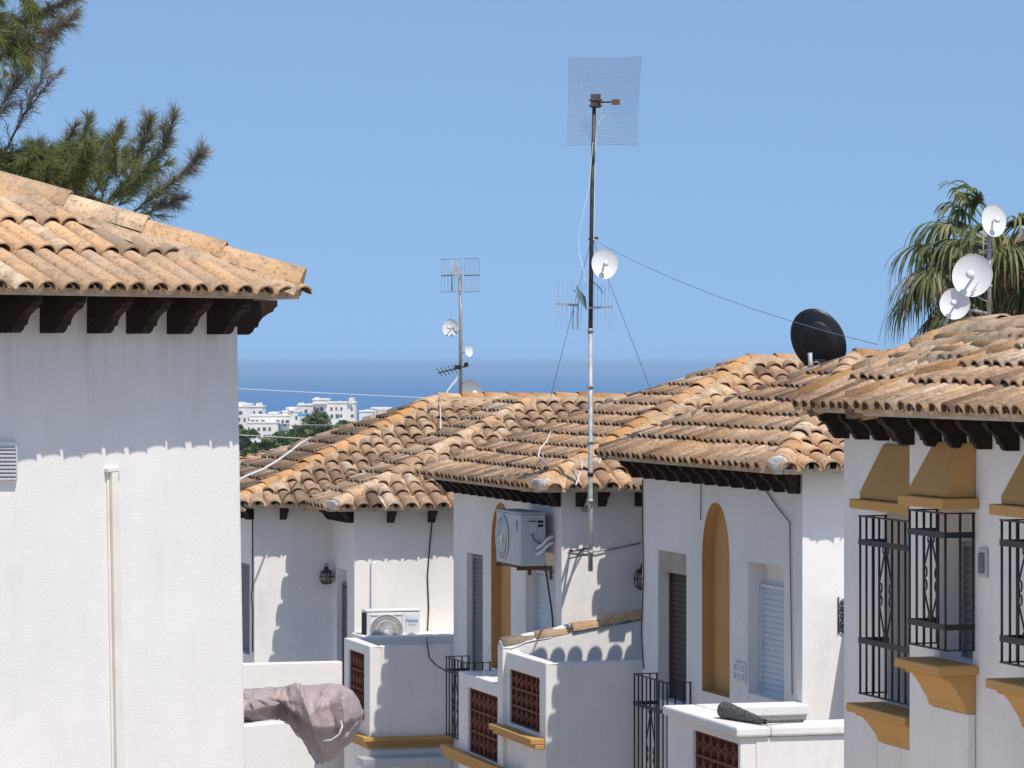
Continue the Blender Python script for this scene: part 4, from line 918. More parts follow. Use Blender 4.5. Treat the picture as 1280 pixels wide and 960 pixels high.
def text_mesh(word, P, a, z, height, name, mt, parent, width=None):
    cu = bpy.data.curves.new('lettering', 'FONT'); cu.body = word; cu.size = 1
    t = bpy.data.objects.new('lettering', cu); COL.objects.link(t)
    bpy.context.view_layer.update()
    me = t.to_mesh(); vs = [v.co.copy() for v in me.vertices]; fs = [tuple(p.vertices) for p in me.polygons]; t.to_mesh_clear(); bpy.data.objects.remove(t)
    w = max(v.x for v in vs); h = .72; sx = (width / w) if width else height / h; sz = height / h
    mb = MB(); ids = [mb.vert(P(a + v.x * sx, z + v.y * sz, .004)) for v in vs]
    for f in fs: mb.face([ids[k] for k in f])
    return mb.build(name, M[mt], parent)

# white unit on the far terrace (front towards -u)
UQ = UA2 - .55; va, vb = fr.V(457.5, UQ), fr.V(525, UQ); ztop = fr.z(764, UQ, va); zbt = ztop - (vb - va) * .74; D = .28
ac = thing('air_conditioner', fr.P(UQ, va, zbt), 'white air conditioner with swirled fan guard standing in sun on far terrace', 'air conditioner')
mb = MB(); mb.fbox(fr, UQ, UQ + D, va + .012, vb, zbt, ztop - .012); cas = mb.build('casing', M['white'], ac, bevel=.015)
mb = MB(); mb.fbox(fr, UQ - .008, UQ + D + .008, va, vb + .008, ztop - .010, ztop + .012); mb.build('top_cover', M['white'], ac, bevel=.006)
mb = MB(); mb.fbox(fr, UQ + .02, UQ + D - .02, va + .002, va + .0115, zbt + .03, ztop - .03); mb.build('side_coil', M['dark'], ac)
PQ = lambda a, z, out: fr.P(UQ - out, a, z)
wd = vb - va
mb = MB()
x0, x1, y0, y1 = va + .045, va + wd * .685, zbt + .04, ztop - .045
for a, b, c, d in ((x0, x1, y0, y0 + .012), (x0, x1, y1 - .012, y1), (x0, x0 + .012, y0, y1), (x1 - .012, x1, y0, y1)):
    mb.hexa([PQ(a, c, .001), PQ(b, c, .001), PQ(b, d, .001), PQ(a, d, .001), PQ(a, c, .012), PQ(b, c, .012), PQ(b, d, .012), PQ(a, d, .012)])
mb.build('front_trim', M['white'], ac)
fan_face(PQ, (x0 + x1) / 2, (y0 + y1) / 2, min(x1 - x0, y1 - y0) / 2 * 1.0, ac, n=40)
mb = MB(); a, b, c, d = va + wd * .73, va + wd * .965, zbt + .05, ztop - .05; mb.hexa([PQ(a, c, .001), PQ(b, c, .001), PQ(b, d, .001), PQ(a, d, .001), PQ(a, c, .008), PQ(b, c, .008), PQ(b, d, .008), PQ(a, d, .008)]); mb.build('service_panel', M['white'], ac, bevel=.003)
text_mesh('Hisense', lambda a, z, o_: PQ(a, z, .0085 + o_), va + wd * .735, ztop - .155, .058, 'brand_lettering', 'blue', ac, width=wd * .225)
text_mesh('INVERTER', lambda a, z, o_: PQ(a, z, .0085 + o_), va + wd * .775, ztop - .195, .020, 'small_lettering', 'blue', ac, width=wd * .14)
mb = MB()
for vv in (va + .08, vb - .12): mb.fbox(fr, UQ - .02, UQ + D + .02, vv, vv + .05, zbt - .05, zbt - .002)
mb.build('feet', M['galv'], ac)
# grey unit hung on the street front of B (front towards -v)
UQ0, UQ1 = fr.U(690, VB), fr.U(654, VB); VQf, VQb = VB - .40, VB - .10
ul, ur = fr.U(620, VQf), fr.U(650.5, VQf); zt2, zb2 = fr.z(643, ur, VQf), fr.z(708, ur, VQf)
ac2 = thing('air_conditioner', fr.P(ur, VQf, zb2), 'greyish air conditioner hung on a rusty bracket beside the ochre niche below the eaves', 'air conditioner')
mb = MB(); mb.fbox(fr, ur, ul, VQf, VQb, zb2, zt2); mb.build('casing', M['greywhite'], ac2, bevel=.02, seg=3)
mb = MB(); mb.fbox(fr, ur - .008, ul + .008, VQf - .008, VQb + .006, zt2 + .001, zt2 + .022); mb.build('top_cover', M['greywhite'], ac2, bevel=.008)
PR = lambda a, z, out: fr.P(a, VQf - out, z)
wd2 = ul - ur; rad2 = min(wd2 * .33, (zt2 - zb2) * .44)
fan_face(PR, ul - rad2 - .05, (zt2 + zb2) / 2, rad2, ac2, n=30)
mb = MB(); c_ = [PR(ur + wd2 * .14 + .035 * math.cos(a), zt2 - .13 + .06 * math.sin(a), .004) for a in [2 * math.pi * k / 20 for k in range(20)]]; mb.poly(c_); mb.build('badge', M['greyshutter'], ac2)
mb = MB(); PS = lambda v, z, out: fr.P(ur - out, v, z)
mb.hexa([PS(VQf + .09, zt2 - .22, .001), PS(VQf + .19, zt2 - .22, .001), PS(VQf + .19, zt2 - .07, .001), PS(VQf + .09, zt2 - .07, .001), PS(VQf + .09, zt2 - .22, .02), PS(VQf + .19, zt2 - .22, .02), PS(VQf + .19, zt2 - .07, .02), PS(VQf + .09, zt2 - .07, .02)]); mb.build('service_cover', M['greywhite'], ac2, bevel=.004)
mb = MB()
for a, b, c, d in ((.205, .27, .10, .07), (.205, .27, .145, .115), (.09, .18, .085, .075)):
    mb.poly([PS(VQf + a, zt2 - c, .0225 if a < .2 else .002), PS(VQf + b, zt2 - c, .0225 if a < .2 else .002), PS(VQf + b, zt2 - d, .0225 if a < .2 else .002), PS(VQf + a, zt2 - d, .0225 if a < .2 else .002)])
mb.build('stickers', M['dark'], ac2)
mb = MB()
for dz in (0, .07): mb.tube([PS(VQf + .18, zb2 + .13 + dz, .03), PS(VQf + .24, zb2 + .17 + dz, .05), PS(VQf + .31, zb2 + .24 + dz, .04), fr.P(ur - .02, VB - .01, zb2 + .27 + dz)], .021, 8)
mb.build('insulated_pipe', M['white'], ac2)
mb = MB(); mb.tube([PS(VQf + .13, zt2 - .22, .01), PS(VQf + .16, zt2 - .29, .02), PS(VQf + .22, zt2 - .33, .02), fr.P(ur - .02, VB - .03, zt2 - .33)], .006, 5); mb.build('power_cable', M['cable_black'], ac2)
mb = MB()
for u_ in (ur + .06, ul - .10):
    mb.fbox(fr, u_, u_ + .035, VQf - .02, VB - .002, zb2 - .05, zb2 - .004); mb.box(fr.P(u_, VB - .035, zb2 - .16), fr.u * .035, fr.v * .033, VZ(.105))
mb.fbox(fr, ur + .03, ul - .06, VQf + .01, VQf + .04, zb2 - .03, zb2 - .005); mb.build('bracket', M['rust'], ac2)

# ================================================================== wall lanterns
def lantern(loc, out, label, sc=1.0):
    t = thing('wall_lantern', loc, label, 'lantern'); o = Vector(loc) + out * .16
    mb = MB()
    mb.tube([Vector(loc) + VZ(.05), Vector(loc) + out * .08 + VZ(.16 * sc), o + VZ(.16 * sc)], .010, 6)
    mb.lathe(o, (0, 0, 1), [(0, .17 * sc), (.02, .16 * sc), (.02, .14 * sc), (.055 * sc, .115 * sc), (.10 * sc, .085 * sc), (.105 * sc, .07 * sc), (0, .07 * sc)], 12)
    for k in range(8):
        a = 2 * math.pi * k / 8; e = Vector((math.cos(a), math.sin(a), 0))
        mb.tube([o + e * .10 * sc + VZ(.07 * sc), o + e * .115 * sc + VZ(-.01), o + e * .10 * sc + VZ(-.09 * sc), o + e * .06 * sc + VZ(-.12 * sc)], .006, 5)
    for zz, q in ((.0, .114 * sc), (-.09 * sc, .10 * sc), (-.12 * sc, .06 * sc)): mb.tube([o + Vector((q * math.cos(a), q * math.sin(a), zz)) for a in [2 * math.pi * k / 20 for k in range(21)]], .007, 5)
    mb.tube([o + Vector((.02 * math.cos(a) + .0, 0, .19 * sc + .025 * math.sin(a))) for a in [2 * math.pi * k / 10 for k in range(11)]], .006, 4)
    mb.build('lantern_frame', M['lantern'], t)
    g = MB(); g.lathe(o, (0, 0, 1), [(0, .06 * sc), (.08 * sc, .06 * sc), (.09 * sc, 0), (.08 * sc, -.085 * sc), (0, -.085 * sc)], 12); g.build('lantern_glass', M['glass'], t)
lantern(fr.P(UA1 - .003, fr.V(405, UA1), fr.z(720, UA1, VA1 + .8)), -fr.u, 'rusty caged wall lantern in the shade on the far white wall', .8)
Vl = fr.V(800, UB); lantern(fr.P(UB - .003, Vl, fr.z(722, UB, Vl)), -fr.u, 'pale basket wall lantern half hidden by the edge of the house with the arched niche')

# ================================================================== dishes and masts
def dish(c, axis, rad, parent, mt='white', depth=.20, sx=1.0, feed=True, name='dish', upref=Vector((0, 0, 1))):
    """paraboloid shell opening along axis"""
    axis = Vector(axis).normalized(); c = Vector(c); d = rad * depth; mb = MB()
    f = lambda q: d * q * q - d * .5
    prof = [(rad * q, f(q)) for q in (0, .2, .4, .6, .8, .93)] + [(rad * 1.0, f(1)), (rad * 1.02, f(1) + .004), (rad * 1.02, f(1) - rad * .04)] + [(rad * q, f(q) - rad * .045) for q in (.93, .8, .6, .4, .2, 0)]
    mb.lathe(c, axis, prof, 40, sx=sx, upref=upref)
    o = mb.build(name, M[mt], parent)
    if feed:
        m = MB(); a = (upref - axis * upref.dot(axis)).normalized(); lo = c + axis * f(.0)
        tip = c + axis * rad * .62 - a * rad * .05
        m.tube([lo, lo + axis * rad * .35, tip], rad * .07, 8); m.lathe(tip, axis, [(0, -rad * .12), (rad * .17, -rad * .12), (rad * .20, rad * .05), (rad * .1, rad * .12), (0, rad * .12)], 14)
        m.build('feed_horn', M['white'], o)
    return o

# ---- tall mast in front of house B
dm = fr.d(UB, fr.V(738, UB)) - .75
mast = thing('antenna_mast', at(738, 714, dm), 'tall antenna mast with square wire grid reflector and one white dish', 'antenna mast')
Q = lambda px, py, dd=0.0: at(px, py, dm + dd)
mb = MB(); mb.tube([Q(738, 714), Q(738, 640), Q(738, 415)], .027, 12); mb.build('pole', M['galv'], mast)
mb = MB(); mb.tube([Q(738, 416), Q(740, 250), Q(743, 120)], [.026, .024, .021], 12); mb.build('upper_pole', M['darkmast'], mast)
for y in (413, 483, 552, 593, 626, 690): 
    m = MB(); m.tube([Q(738, y - 2.4), Q(738, y + 2.4)], .036, 12); m.build('pole_clamp', M['galv'] if y != 593 else M['dark'], mast)
wallpt = lambda px, y: fr.P(UB - .002, fr.V(px, UB), fr.z(y, UB, fr.V(px, UB)))
mb = MB(); mb.tube([Q(738, 630), wallpt(730, 630)], .014, 6); mb.box(wallpt(727, 640) - fr.u * .035, fr.v * .07, fr.u * .034, VZ(.12)); mb.build('wall_bracket', M['galv'], mast)
mb = MB(); mb.tube([Q(738, 686), Q(729, 686, .05), wallpt(722, 694)], .013, 6)
for s_, y in ((-1, 684), (1, 692)): mb.tube([Q(738, y, -.05), wallpt(712, y + 6)], .008, 5)
mb.build('wall_bracket', M['darkmast'], mast)
# grid reflector: parabolic sheet of wires
def grid_pt(a, b):
    """a, b in -1..1"""
    cx, cy = 754.5 + 45.0 * a + 2.0 * b * -1.0 - 0, 126.5 + 55.5 * b
    pinch = 1 - .04 * (1 - abs(a)) * 0
    x = cx - 1.2 * (1 - b * b) * a; y = cy + 1.8 * (1 - a * a) * b * -1.0
    return Q(x, y, .30 - .26 * (a * a + b * b) + .04 * a)
mb = MB(); nh, nv = 46, 34
for i in range(nh + 1): mb.tube([grid_pt(-1 + 2 * k / 16, -1 + 2 * i / nh) for k in range(17)], .0032 if i in (0, nh) else .0025, 3, cap=False)
for j in range(nv + 1): mb.tube([grid_pt(-1 + 2 * j / nv, -1 + 2 * k / 16) for k in range(17)], .0030 if j in (0, nv) else .0015, 3, cap=False)
mb.build('grid_reflector', M['mesh_wire'], mast)
mb = MB(); mb.box(Q(738.5, 134, -.06), Vector((.11, 0, 0)), Vector((0, .12, 0)), VZ(.15)); mb.box(Q(736, 126, -.07), Vector((.15, 0, 0)), Vector((0, .03, 0)), VZ(.02)); mb.box(Q(736, 133, -.07), Vector((.15, 0, 0)), Vector((0, .03, 0)), VZ(.02)); mb.build('reflector_clamp', M['darkmast'], mast, bevel=.004)
mb = MB(); mb.tube([Q(748, 128, -.05), Q(768, 127, -.35)], .010, 6); mb.box(Q(765, 130.5, -.38), Vector((.085, 0, 0)), Vector((0, .05, 0)), VZ(.055)); mb.build('feed_arm', M['rust'], mast)
mb = MB(); mb.tube([Q(757, 130, -.1), Q(755, 142, -.04), Q(749, 152, -.03), Q(745, 162, -.03), Q(744, 180, -.03), Q(742, 300, -.03)], .0045, 4)
mb.tube([Q(741, 178, -.03), Q(737, 230, -.02), Q(728, 272, -.02), Q(723, 300), Q(724.5, 318), Q(730, 340, -.03), Q(733, 362, -.03)], .0045, 4); mb.build('coaxial_cable', M['cable_white'], mast)
ds = dish(Q(755.5, 330, -.20), (.12, -1, .12), .166, mast, 'white', .22, sx=.86)
m = MB(); m.tube([Q(740, 332), Q(752, 332, -.16)], .016, 6); m.tube([Q(741, 352), Q(748, 358, -.05), Q(754, 366)], .006, 5); m.build('dish_arm', M['galv'], ds)
# panel antenna: two booms, reflector rods and a slanting plate
mb = MB(); mb.box(Q(695, 381, .02), Vector((.24, -.05, -.018)), Vector((.0, .025, 0)), VZ(.024)); mb.box(Q(736, 386, -.06), Vector((.265, .03, .01)), Vector((0, .025, 0)), VZ(.022))
bo = mb.build('boom', M['galv'], mast)
m = MB()
for k in range(6):
    x = 697.5 + k * 5.6 + (k > 3) * 1.5; m.tube([Q(x + 1.2, 350 + 1.2 * k, .02), Q(x - 1.5, 411, .02)], .0032, 4)
for k in range(6):
    x = 742 + k * 4.6; m.tube([Q(x + .6, 355, -.05), Q(x, 413, -.05)], .0032, 4)
for x, y in ((716, 412), (722, 412)): m.tube([Q(x + 1, 375, .02), Q(x, y, .02)], .006, 5)
m.build('reflector_rods', M['galv'], bo)
m = MB(); i = [Q(719.8, 356.5, -.12), Q(731.5, 372, -.05), Q(733, 388, -.05), Q(722, 372, -.12)]; m.hexa([*i, *[p + Vector((.006, .012, .004)) for p in i]]); m.tube([Q(718, 364, -.1), Q(719, 363, -.1)], .02, 6); m.build('antenna_plate', M['panelgreen'], mast)
def wire(pts, rad, name, mt, parent, sag=0.0):
    P0, P1 = Vector(pts[0]), Vector(pts[-1]); n = 14
    m = MB(); m.tube([P0.lerp(P1, k / n) - VZ(sag * 4 * (k / n) * (1 - k / n)) for k in range(n + 1)], rad, 4); return m.build(name, M[mt], parent)
Bz = lambda px, py, d: at(px, py, d)
wire([Q(740, 299), Bz(1098, 431, 26.9)], .0030, 'guy_wire', 'cable_grey', mast, .10)
wire([Q(739, 299), Bz(688, 497, 43.0)], .0036, 'guy_wire', 'cable_grey', mast)
wire([Q(741, 299), Bz(814, 489, 42.4)], .0036, 'guy_wire', 'cable_grey', mast)
m = MB(); m.tube([Q(735.5, 299), Q(744.5, 297)], .012, 6); m.tube([Q(744, 297), Q(748, 298)], .014, 6); m.build('guy_ring', M['darkmast'], mast)

# ---- mast on the ridge of house A
da = fr.d(U10 + r1, V10 + r1) + .3
m2 = thing('antenna_mast', at(575, 497, da), 'slim antenna mast with two frame antennas and a grey dish on far ridge', 'antenna mast')
Q2 = lambda px, py, dd=0.0: at(px, py, da + dd)
mb = MB(); mb.tube([Q2(575.5, 500), Q2(576, 400), Q2(575, 344)], .026, 10); mb.build('pole', M['galv'], m2)
for xa, xb, ya, yb in ((551.5, 577, 324, 365), (580.5, 599.5, 323.5, 365)):
    mb = MB(); dd = -.05 if xa < 560 else -.10
    for y in (ya, (ya + yb) / 2, yb): mb.tube([Q2(xa, y, dd), Q2(xb, y - .6, dd)], .010 if y == (ya + yb) / 2 else .0055, 5)
    for k in range(7): x = xa + (xb - xa) * k / 6; mb.tube([Q2(x, ya, dd), Q2(x, yb, dd)], .0032, 4)
    mb.build('frame_antenna', M['greyshutter'], m2)
mb = MB(); i = [Q2(567, 326, -.16), Q2(574, 335, -.12), Q2(574, 349, -.12), Q2(567, 344, -.16)]; mb.hexa([*i, *[p + Vector((.01, .012, 0)) for p in i]]); mb.tube([Q2(564.5, 326, -.15), Q2(565, 364, -.1)], .011, 6); mb.build('antenna_plate', M['galv'], m2)
d1 = dish(Q2(564, 410, -.22), (-.45, -1, .15), .13, m2, 'white', .22, sx=1.0); m = MB(); m.tube([Q2(565, 410, -.15), Q2(575.5, 412)], .016, 6); m.tube([Q2(566, 409, -.3), Q2(571, 416, -.36)], .02, 6); m.build('dish_arm', M['galv'], d1)
d2 = dish(Q2(585.5, 438.5, -.06), (.75, -.8, .1), .085, m2, 'white', .2, sx=.9, feed=False); m = MB(); m.tube([Q2(576, 440), Q2(584, 440, -.04)], .010, 6); m.tube([Q2(585, 447, -.06), Q2(585, 456, -.02), Q2(580, 460)], .004, 4); m.build('dish_arm', M['galv'], d2)
d3 = dish(Q2(588, 493, .25), (.55, -1, .25), .215, m2, 'greydish', .2, sx=.9)
mb = MB(); mb.tube([Q2(548, 466, -.3), Q2(586, 457, .1)], .010, 5)
for k in range(6): x = 549.5 + k * 4.6; y = 465.6 - k * 1.1; mb.tube([Q2(x - 3.5, y - 5, -.3 + .06 * k), Q2(x + 3.5, y + 5, -.25 + .06 * k)], .006, 4)
mb.box(Q2(568, 462, -.05), Vector((.10, 0, .01)), Vector((0, .05, 0)), VZ(.06)); mb.box(Q2(580, 460, .05), Vector((.06, 0, .02)), Vector((0, .05, 0)), VZ(.07)); mb.build('yagi_antenna', M['dark'], m2)
mb = MB(); mb.tube([Q2(573, 470, -.03), Q2(563, 482, -.05), Q2(556, 494, -.1), Q2(552, 500, -.2)], .006, 5); mb.tube([Q2(572, 474, -.03), Q2(560, 488, -.1), Q2(557, 498, -.2)], .006, 5); mb.build('coaxial_cable', M['cable_white'], m2)

# ---- group on the right ridge
dr = 27.1
m3 = thing('antenna_mast', at(1237, 392, dr), 'short pole on the nearest roof ridge bearing three white dishes before the palm', 'antenna mast')
Q3 = lambda px, py, dd=0.0: at(px, py, dr + dd)
mb = MB(); mb.tube([Q3(1236.5, 398), Q3(1236.5, 290)], .017, 10); mb.build('pole', M['galv'], m3)
dish(Q3(1241.5, 276, -.10), (.28, -1, .14), .124, m3, 'white', .2, sx=.80)
e = dish(Q3(1216, 345, -.14), (-.35, -1, .20), .165, m3, 'white', .24, sx=.93, feed=True); m = MB(); m.tube([Q3(1220, 345, -.1), Q3(1236.5, 343)], .014, 6); m.tube([Q3(1224, 352, -.2), Q3(1214, 366, -.2), Q3(1224, 372, -.15), Q3(1236, 378, -.03)], .005, 5); m.build('dish_arm', M['galv'], e)
e = dish(Q3(1194, 380, -.12), (-.30, -1, .20), .122, m3, 'white', .24, sx=.95); m = MB(); m.tube([Q3(1196, 382, -.06), Q3(1205, 386), Q3(1236, 392)], .012, 6); m.build('dish_arm', M['galv'], e)
mb = MB(); mb.tube([Q3(1236.5, 356), Q3(1236.5, 359)], .026, 10); mb.tube([Q3(1236.5, 311), Q3(1236.5, 314)], .026, 10); mb.tube([Q3(1236.5, 340), Q3(1236.5, 346)], .026, 10); mb.build('pole_clamp', M['galv'], m3)

# ---- black dish seen from behind
dk = 37.3
bd = thing('satellite_dish', at(1014, 474, dk), 'black satellite dish seen from behind, tilted on a short steel stub on the roof', 'satellite dish')
Q4 = lambda px, py, dd=0.0: at(px, py, dk + dd)
upv = Vector((-.42, 0, 1)); ax4 = Vector((.25, 1, .30)).normalized()
o = dish(Q4(1022.5, 427, .12), ax4, .358, bd, 'blackdish', .20, sx=.78, feed=False, upref=upv)
m = MB(); a4 = (upv - ax4 * upv.dot(ax4)).normalized(); b4 = ax4.cross(a4) * .78
m.lathe(Q4(1025, 430, .115) - ax4 * .050, ax4, [(0, -.004), (.15, -.002), (.258, .012), (.27, .026), (0, .036)], 36, sx=.76, upref=upv); m.build('back_plate', M['blackdish'], o)
m = MB(); m.tube([Q4(1014, 474), Q4(1012.5, 441)], .025, 10); m.build('mount_stub', M['galv'], bd)
m = MB(); m.box(Q4(1018, 470, .0), Vector((.126, .02, .0)), Vector((0, .12, 0)), VZ(.176)); m.build('rear_bracket', M['dark'], bd, bevel=.006)
m = MB()
for cx, cy in ((1013, 462), (1020, 458)): m.tube([Q4(cx + 5 * math.cos(t), cy - 6 * math.sin(t), -.03) for t in [math.pi * k / 10 for k in range(11)]], .005, 5)
m.box(Q4(1005, 470, -.05), Vector((.19, 0, 0)), Vector((0, .07, 0)), VZ(.063)); m.box(Q4(1007, 463, -.06), Vector((.113, 0, 0)), Vector((0, .02, 0)), VZ(.02)); m.build('u_bolts', M['galv'], bd)

# ================================================================== free cables
def cable(pts, rad, label, mt='cable_white', sag=0.0):
    P0, P1 = Vector(pts[0]), Vector(pts[-1])
    m = MB()
    if len(pts) == 2: m.tube([P0.lerp(P1, k / 20) - VZ(sag * 4 * (k / 20) * (1 - k / 20)) for k in range(21)], rad, 5)
    else: m.tube(pts, rad, 5)
    return tag(m.build('cable', M[mt], None), label, 'cable')
cable([at(150, 478, 60), at(1010, 514, 74)], .0065, 'thin pale overhead cable strung across the sea behind the antenna masts', sag=.05)
cable([at(250, 541, 52), at(388, 548.5, 51)], .006, 'fine pale cable crossing the dark trees just above the roof edge')
cable([at(370, 531, 75), at(440, 531.5, 72)], .006, 'fine pale cable crossing the upper crown of the far trees')
cable([at(296, 601, 44.2), at(310, 594, 44.5), at(328, 587, 44.9), at(345, 577, 45.3), at(362, 565, 45.9), at(376, 554, 46.6), at(388, 547.5, 47.3)], .014, 'thick white cable lying up the slope at the far left roof')
cable([at(549, 498, da - .3), at(550.5, 512, da - 1.1), at(551, 524, da - 1.8), at(551, 536, da - 2.5)], .008, 'white cable dropping from the far ridge over the brown tiles')
zz_ = fr.z; zcab = fr.z(808, UBf + .06, fr.V(462, UBf + .06))
cable([at(688, 540, 41.0), at(683, 552, 40.6), at(675, 561, 40.4), at(673, 570, 40.2), at(678, 577, 40.0), at(684, 582, 39.8)], .009, 'white cable looping on the tiled slope left of the tall mast')
cable([at(723, 568, 39.6), at(728, 578, 39.4), at(727, 588, 39.2), at(722, 600, 38.9), at(720, 606, 38.75)], .009, 'white cable crossing the hip tiles just left of the tall mast')
cable([at(783, 545, 39.2), at(772, 551, 38.8), at(762, 560, 38.5), at(752, 572, 38.3), at(748, 580, 38.1)], .011, 'white cable curving over the mossy hip right of the tall mast')
cable([fr.P(UA2 - .03, fr.V(533.5, UA2), zz_(795, UA2, VA2)), fr.P(UBf + .26, fr.V(533.5, UBf + .26), zcab + .02), fr.P(UBf + .03, fr.V(534, UBf + .03), zcab + .015), fr.P(UBf - .02, fr.V(536, UBf), zz_(822, UBf, fr.V(536, UBf))), fr.P(UBf - .2, fr.V(546, UBf - .2), zz_(832, UBf - .2, fr.V(546, UBf))), fr.P(UBf - .5, fr.V(557, UBf - .5), zz_(838, UBf - .5, fr.V(557, UBf)))], .009, 'black cable drooping from the far terrace to the small balcony railing', 'cable_black')
cable([at(616, 798, 40.4), at(607, 828, 39.6), at(604, 846, 39.2)], .005, 'thin grey washing line cord hanging before the ochre niche', 'cable_grey')
# rolled netting on the ledge of house C
zt_ = zc + .012
net0, net1 = fr.P(UC - 1.1, fr.V(902, UC - 1.1), zt_ + .075), fr.P(UC - 1.86, fr.V(957, UC - 1.86), zt_ + .03)
mb = MB(); nA, nB = 40, 20
ax = (net1 - net0).normalized(); sd = ax.cross(Vector((0, 0, 1))).normalized(); up = sd.cross(ax)
g = []
for i in range(nA + 1):
    s = i / nA; rad = (.085 - .062 * s) * (math.sqrt(max(.03, 1 - max(0, (.10 - s) / .10) ** 2)))
    g.append([mb.vert(net0.lerp(net1, s) + (sd * math.cos(a) + up * math.sin(a)) * rad * (1 + .10 * noise.noise(Vector((s * 14, math.cos(a) * 2, math.sin(a) * 2)))), .5) for a in [2 * math.pi * k / nB for k in range(nB)]])
for i in range(nA):
    for k in range(nB): mb.face((g[i][k], g[i + 1][k], g[i + 1][(k + 1) % nB], g[i][(k + 1) % nB]))
mb.tube([net1, fr.P(UC - 1.72, fr.V(980, UC - 1.72), zt_ + .016), fr.P(UC - 1.7, fr.V(1004, UC - 1.7), zt_ + .015)], .013, 6)
o = mb.build('rolled_netting', M['cable_grey'], None)
m_, nt_, b_ = mat('black_netting'); vec_ = coords(nt_); ck = N(nt_, 'ShaderNodeTexVoronoi', Scale=60.0); L(nt_, vec_, ck.inputs['Vector']); rp_ = ramp(nt_, [(.2, (.03, .03, .031)), (.6, (.12, .115, .11))]); L(nt_, ck.outputs['Distance'], rp_.inputs[0]); L(nt_, rp_.outputs[0], b_.inputs['Base Color']); bump(nt_, ck.outputs['Distance'], .8, .02, b_)
o.data.materials[0] = m_
tag(o, 'rolled dark netting lying on the flat white terrace ledge', 'netting')
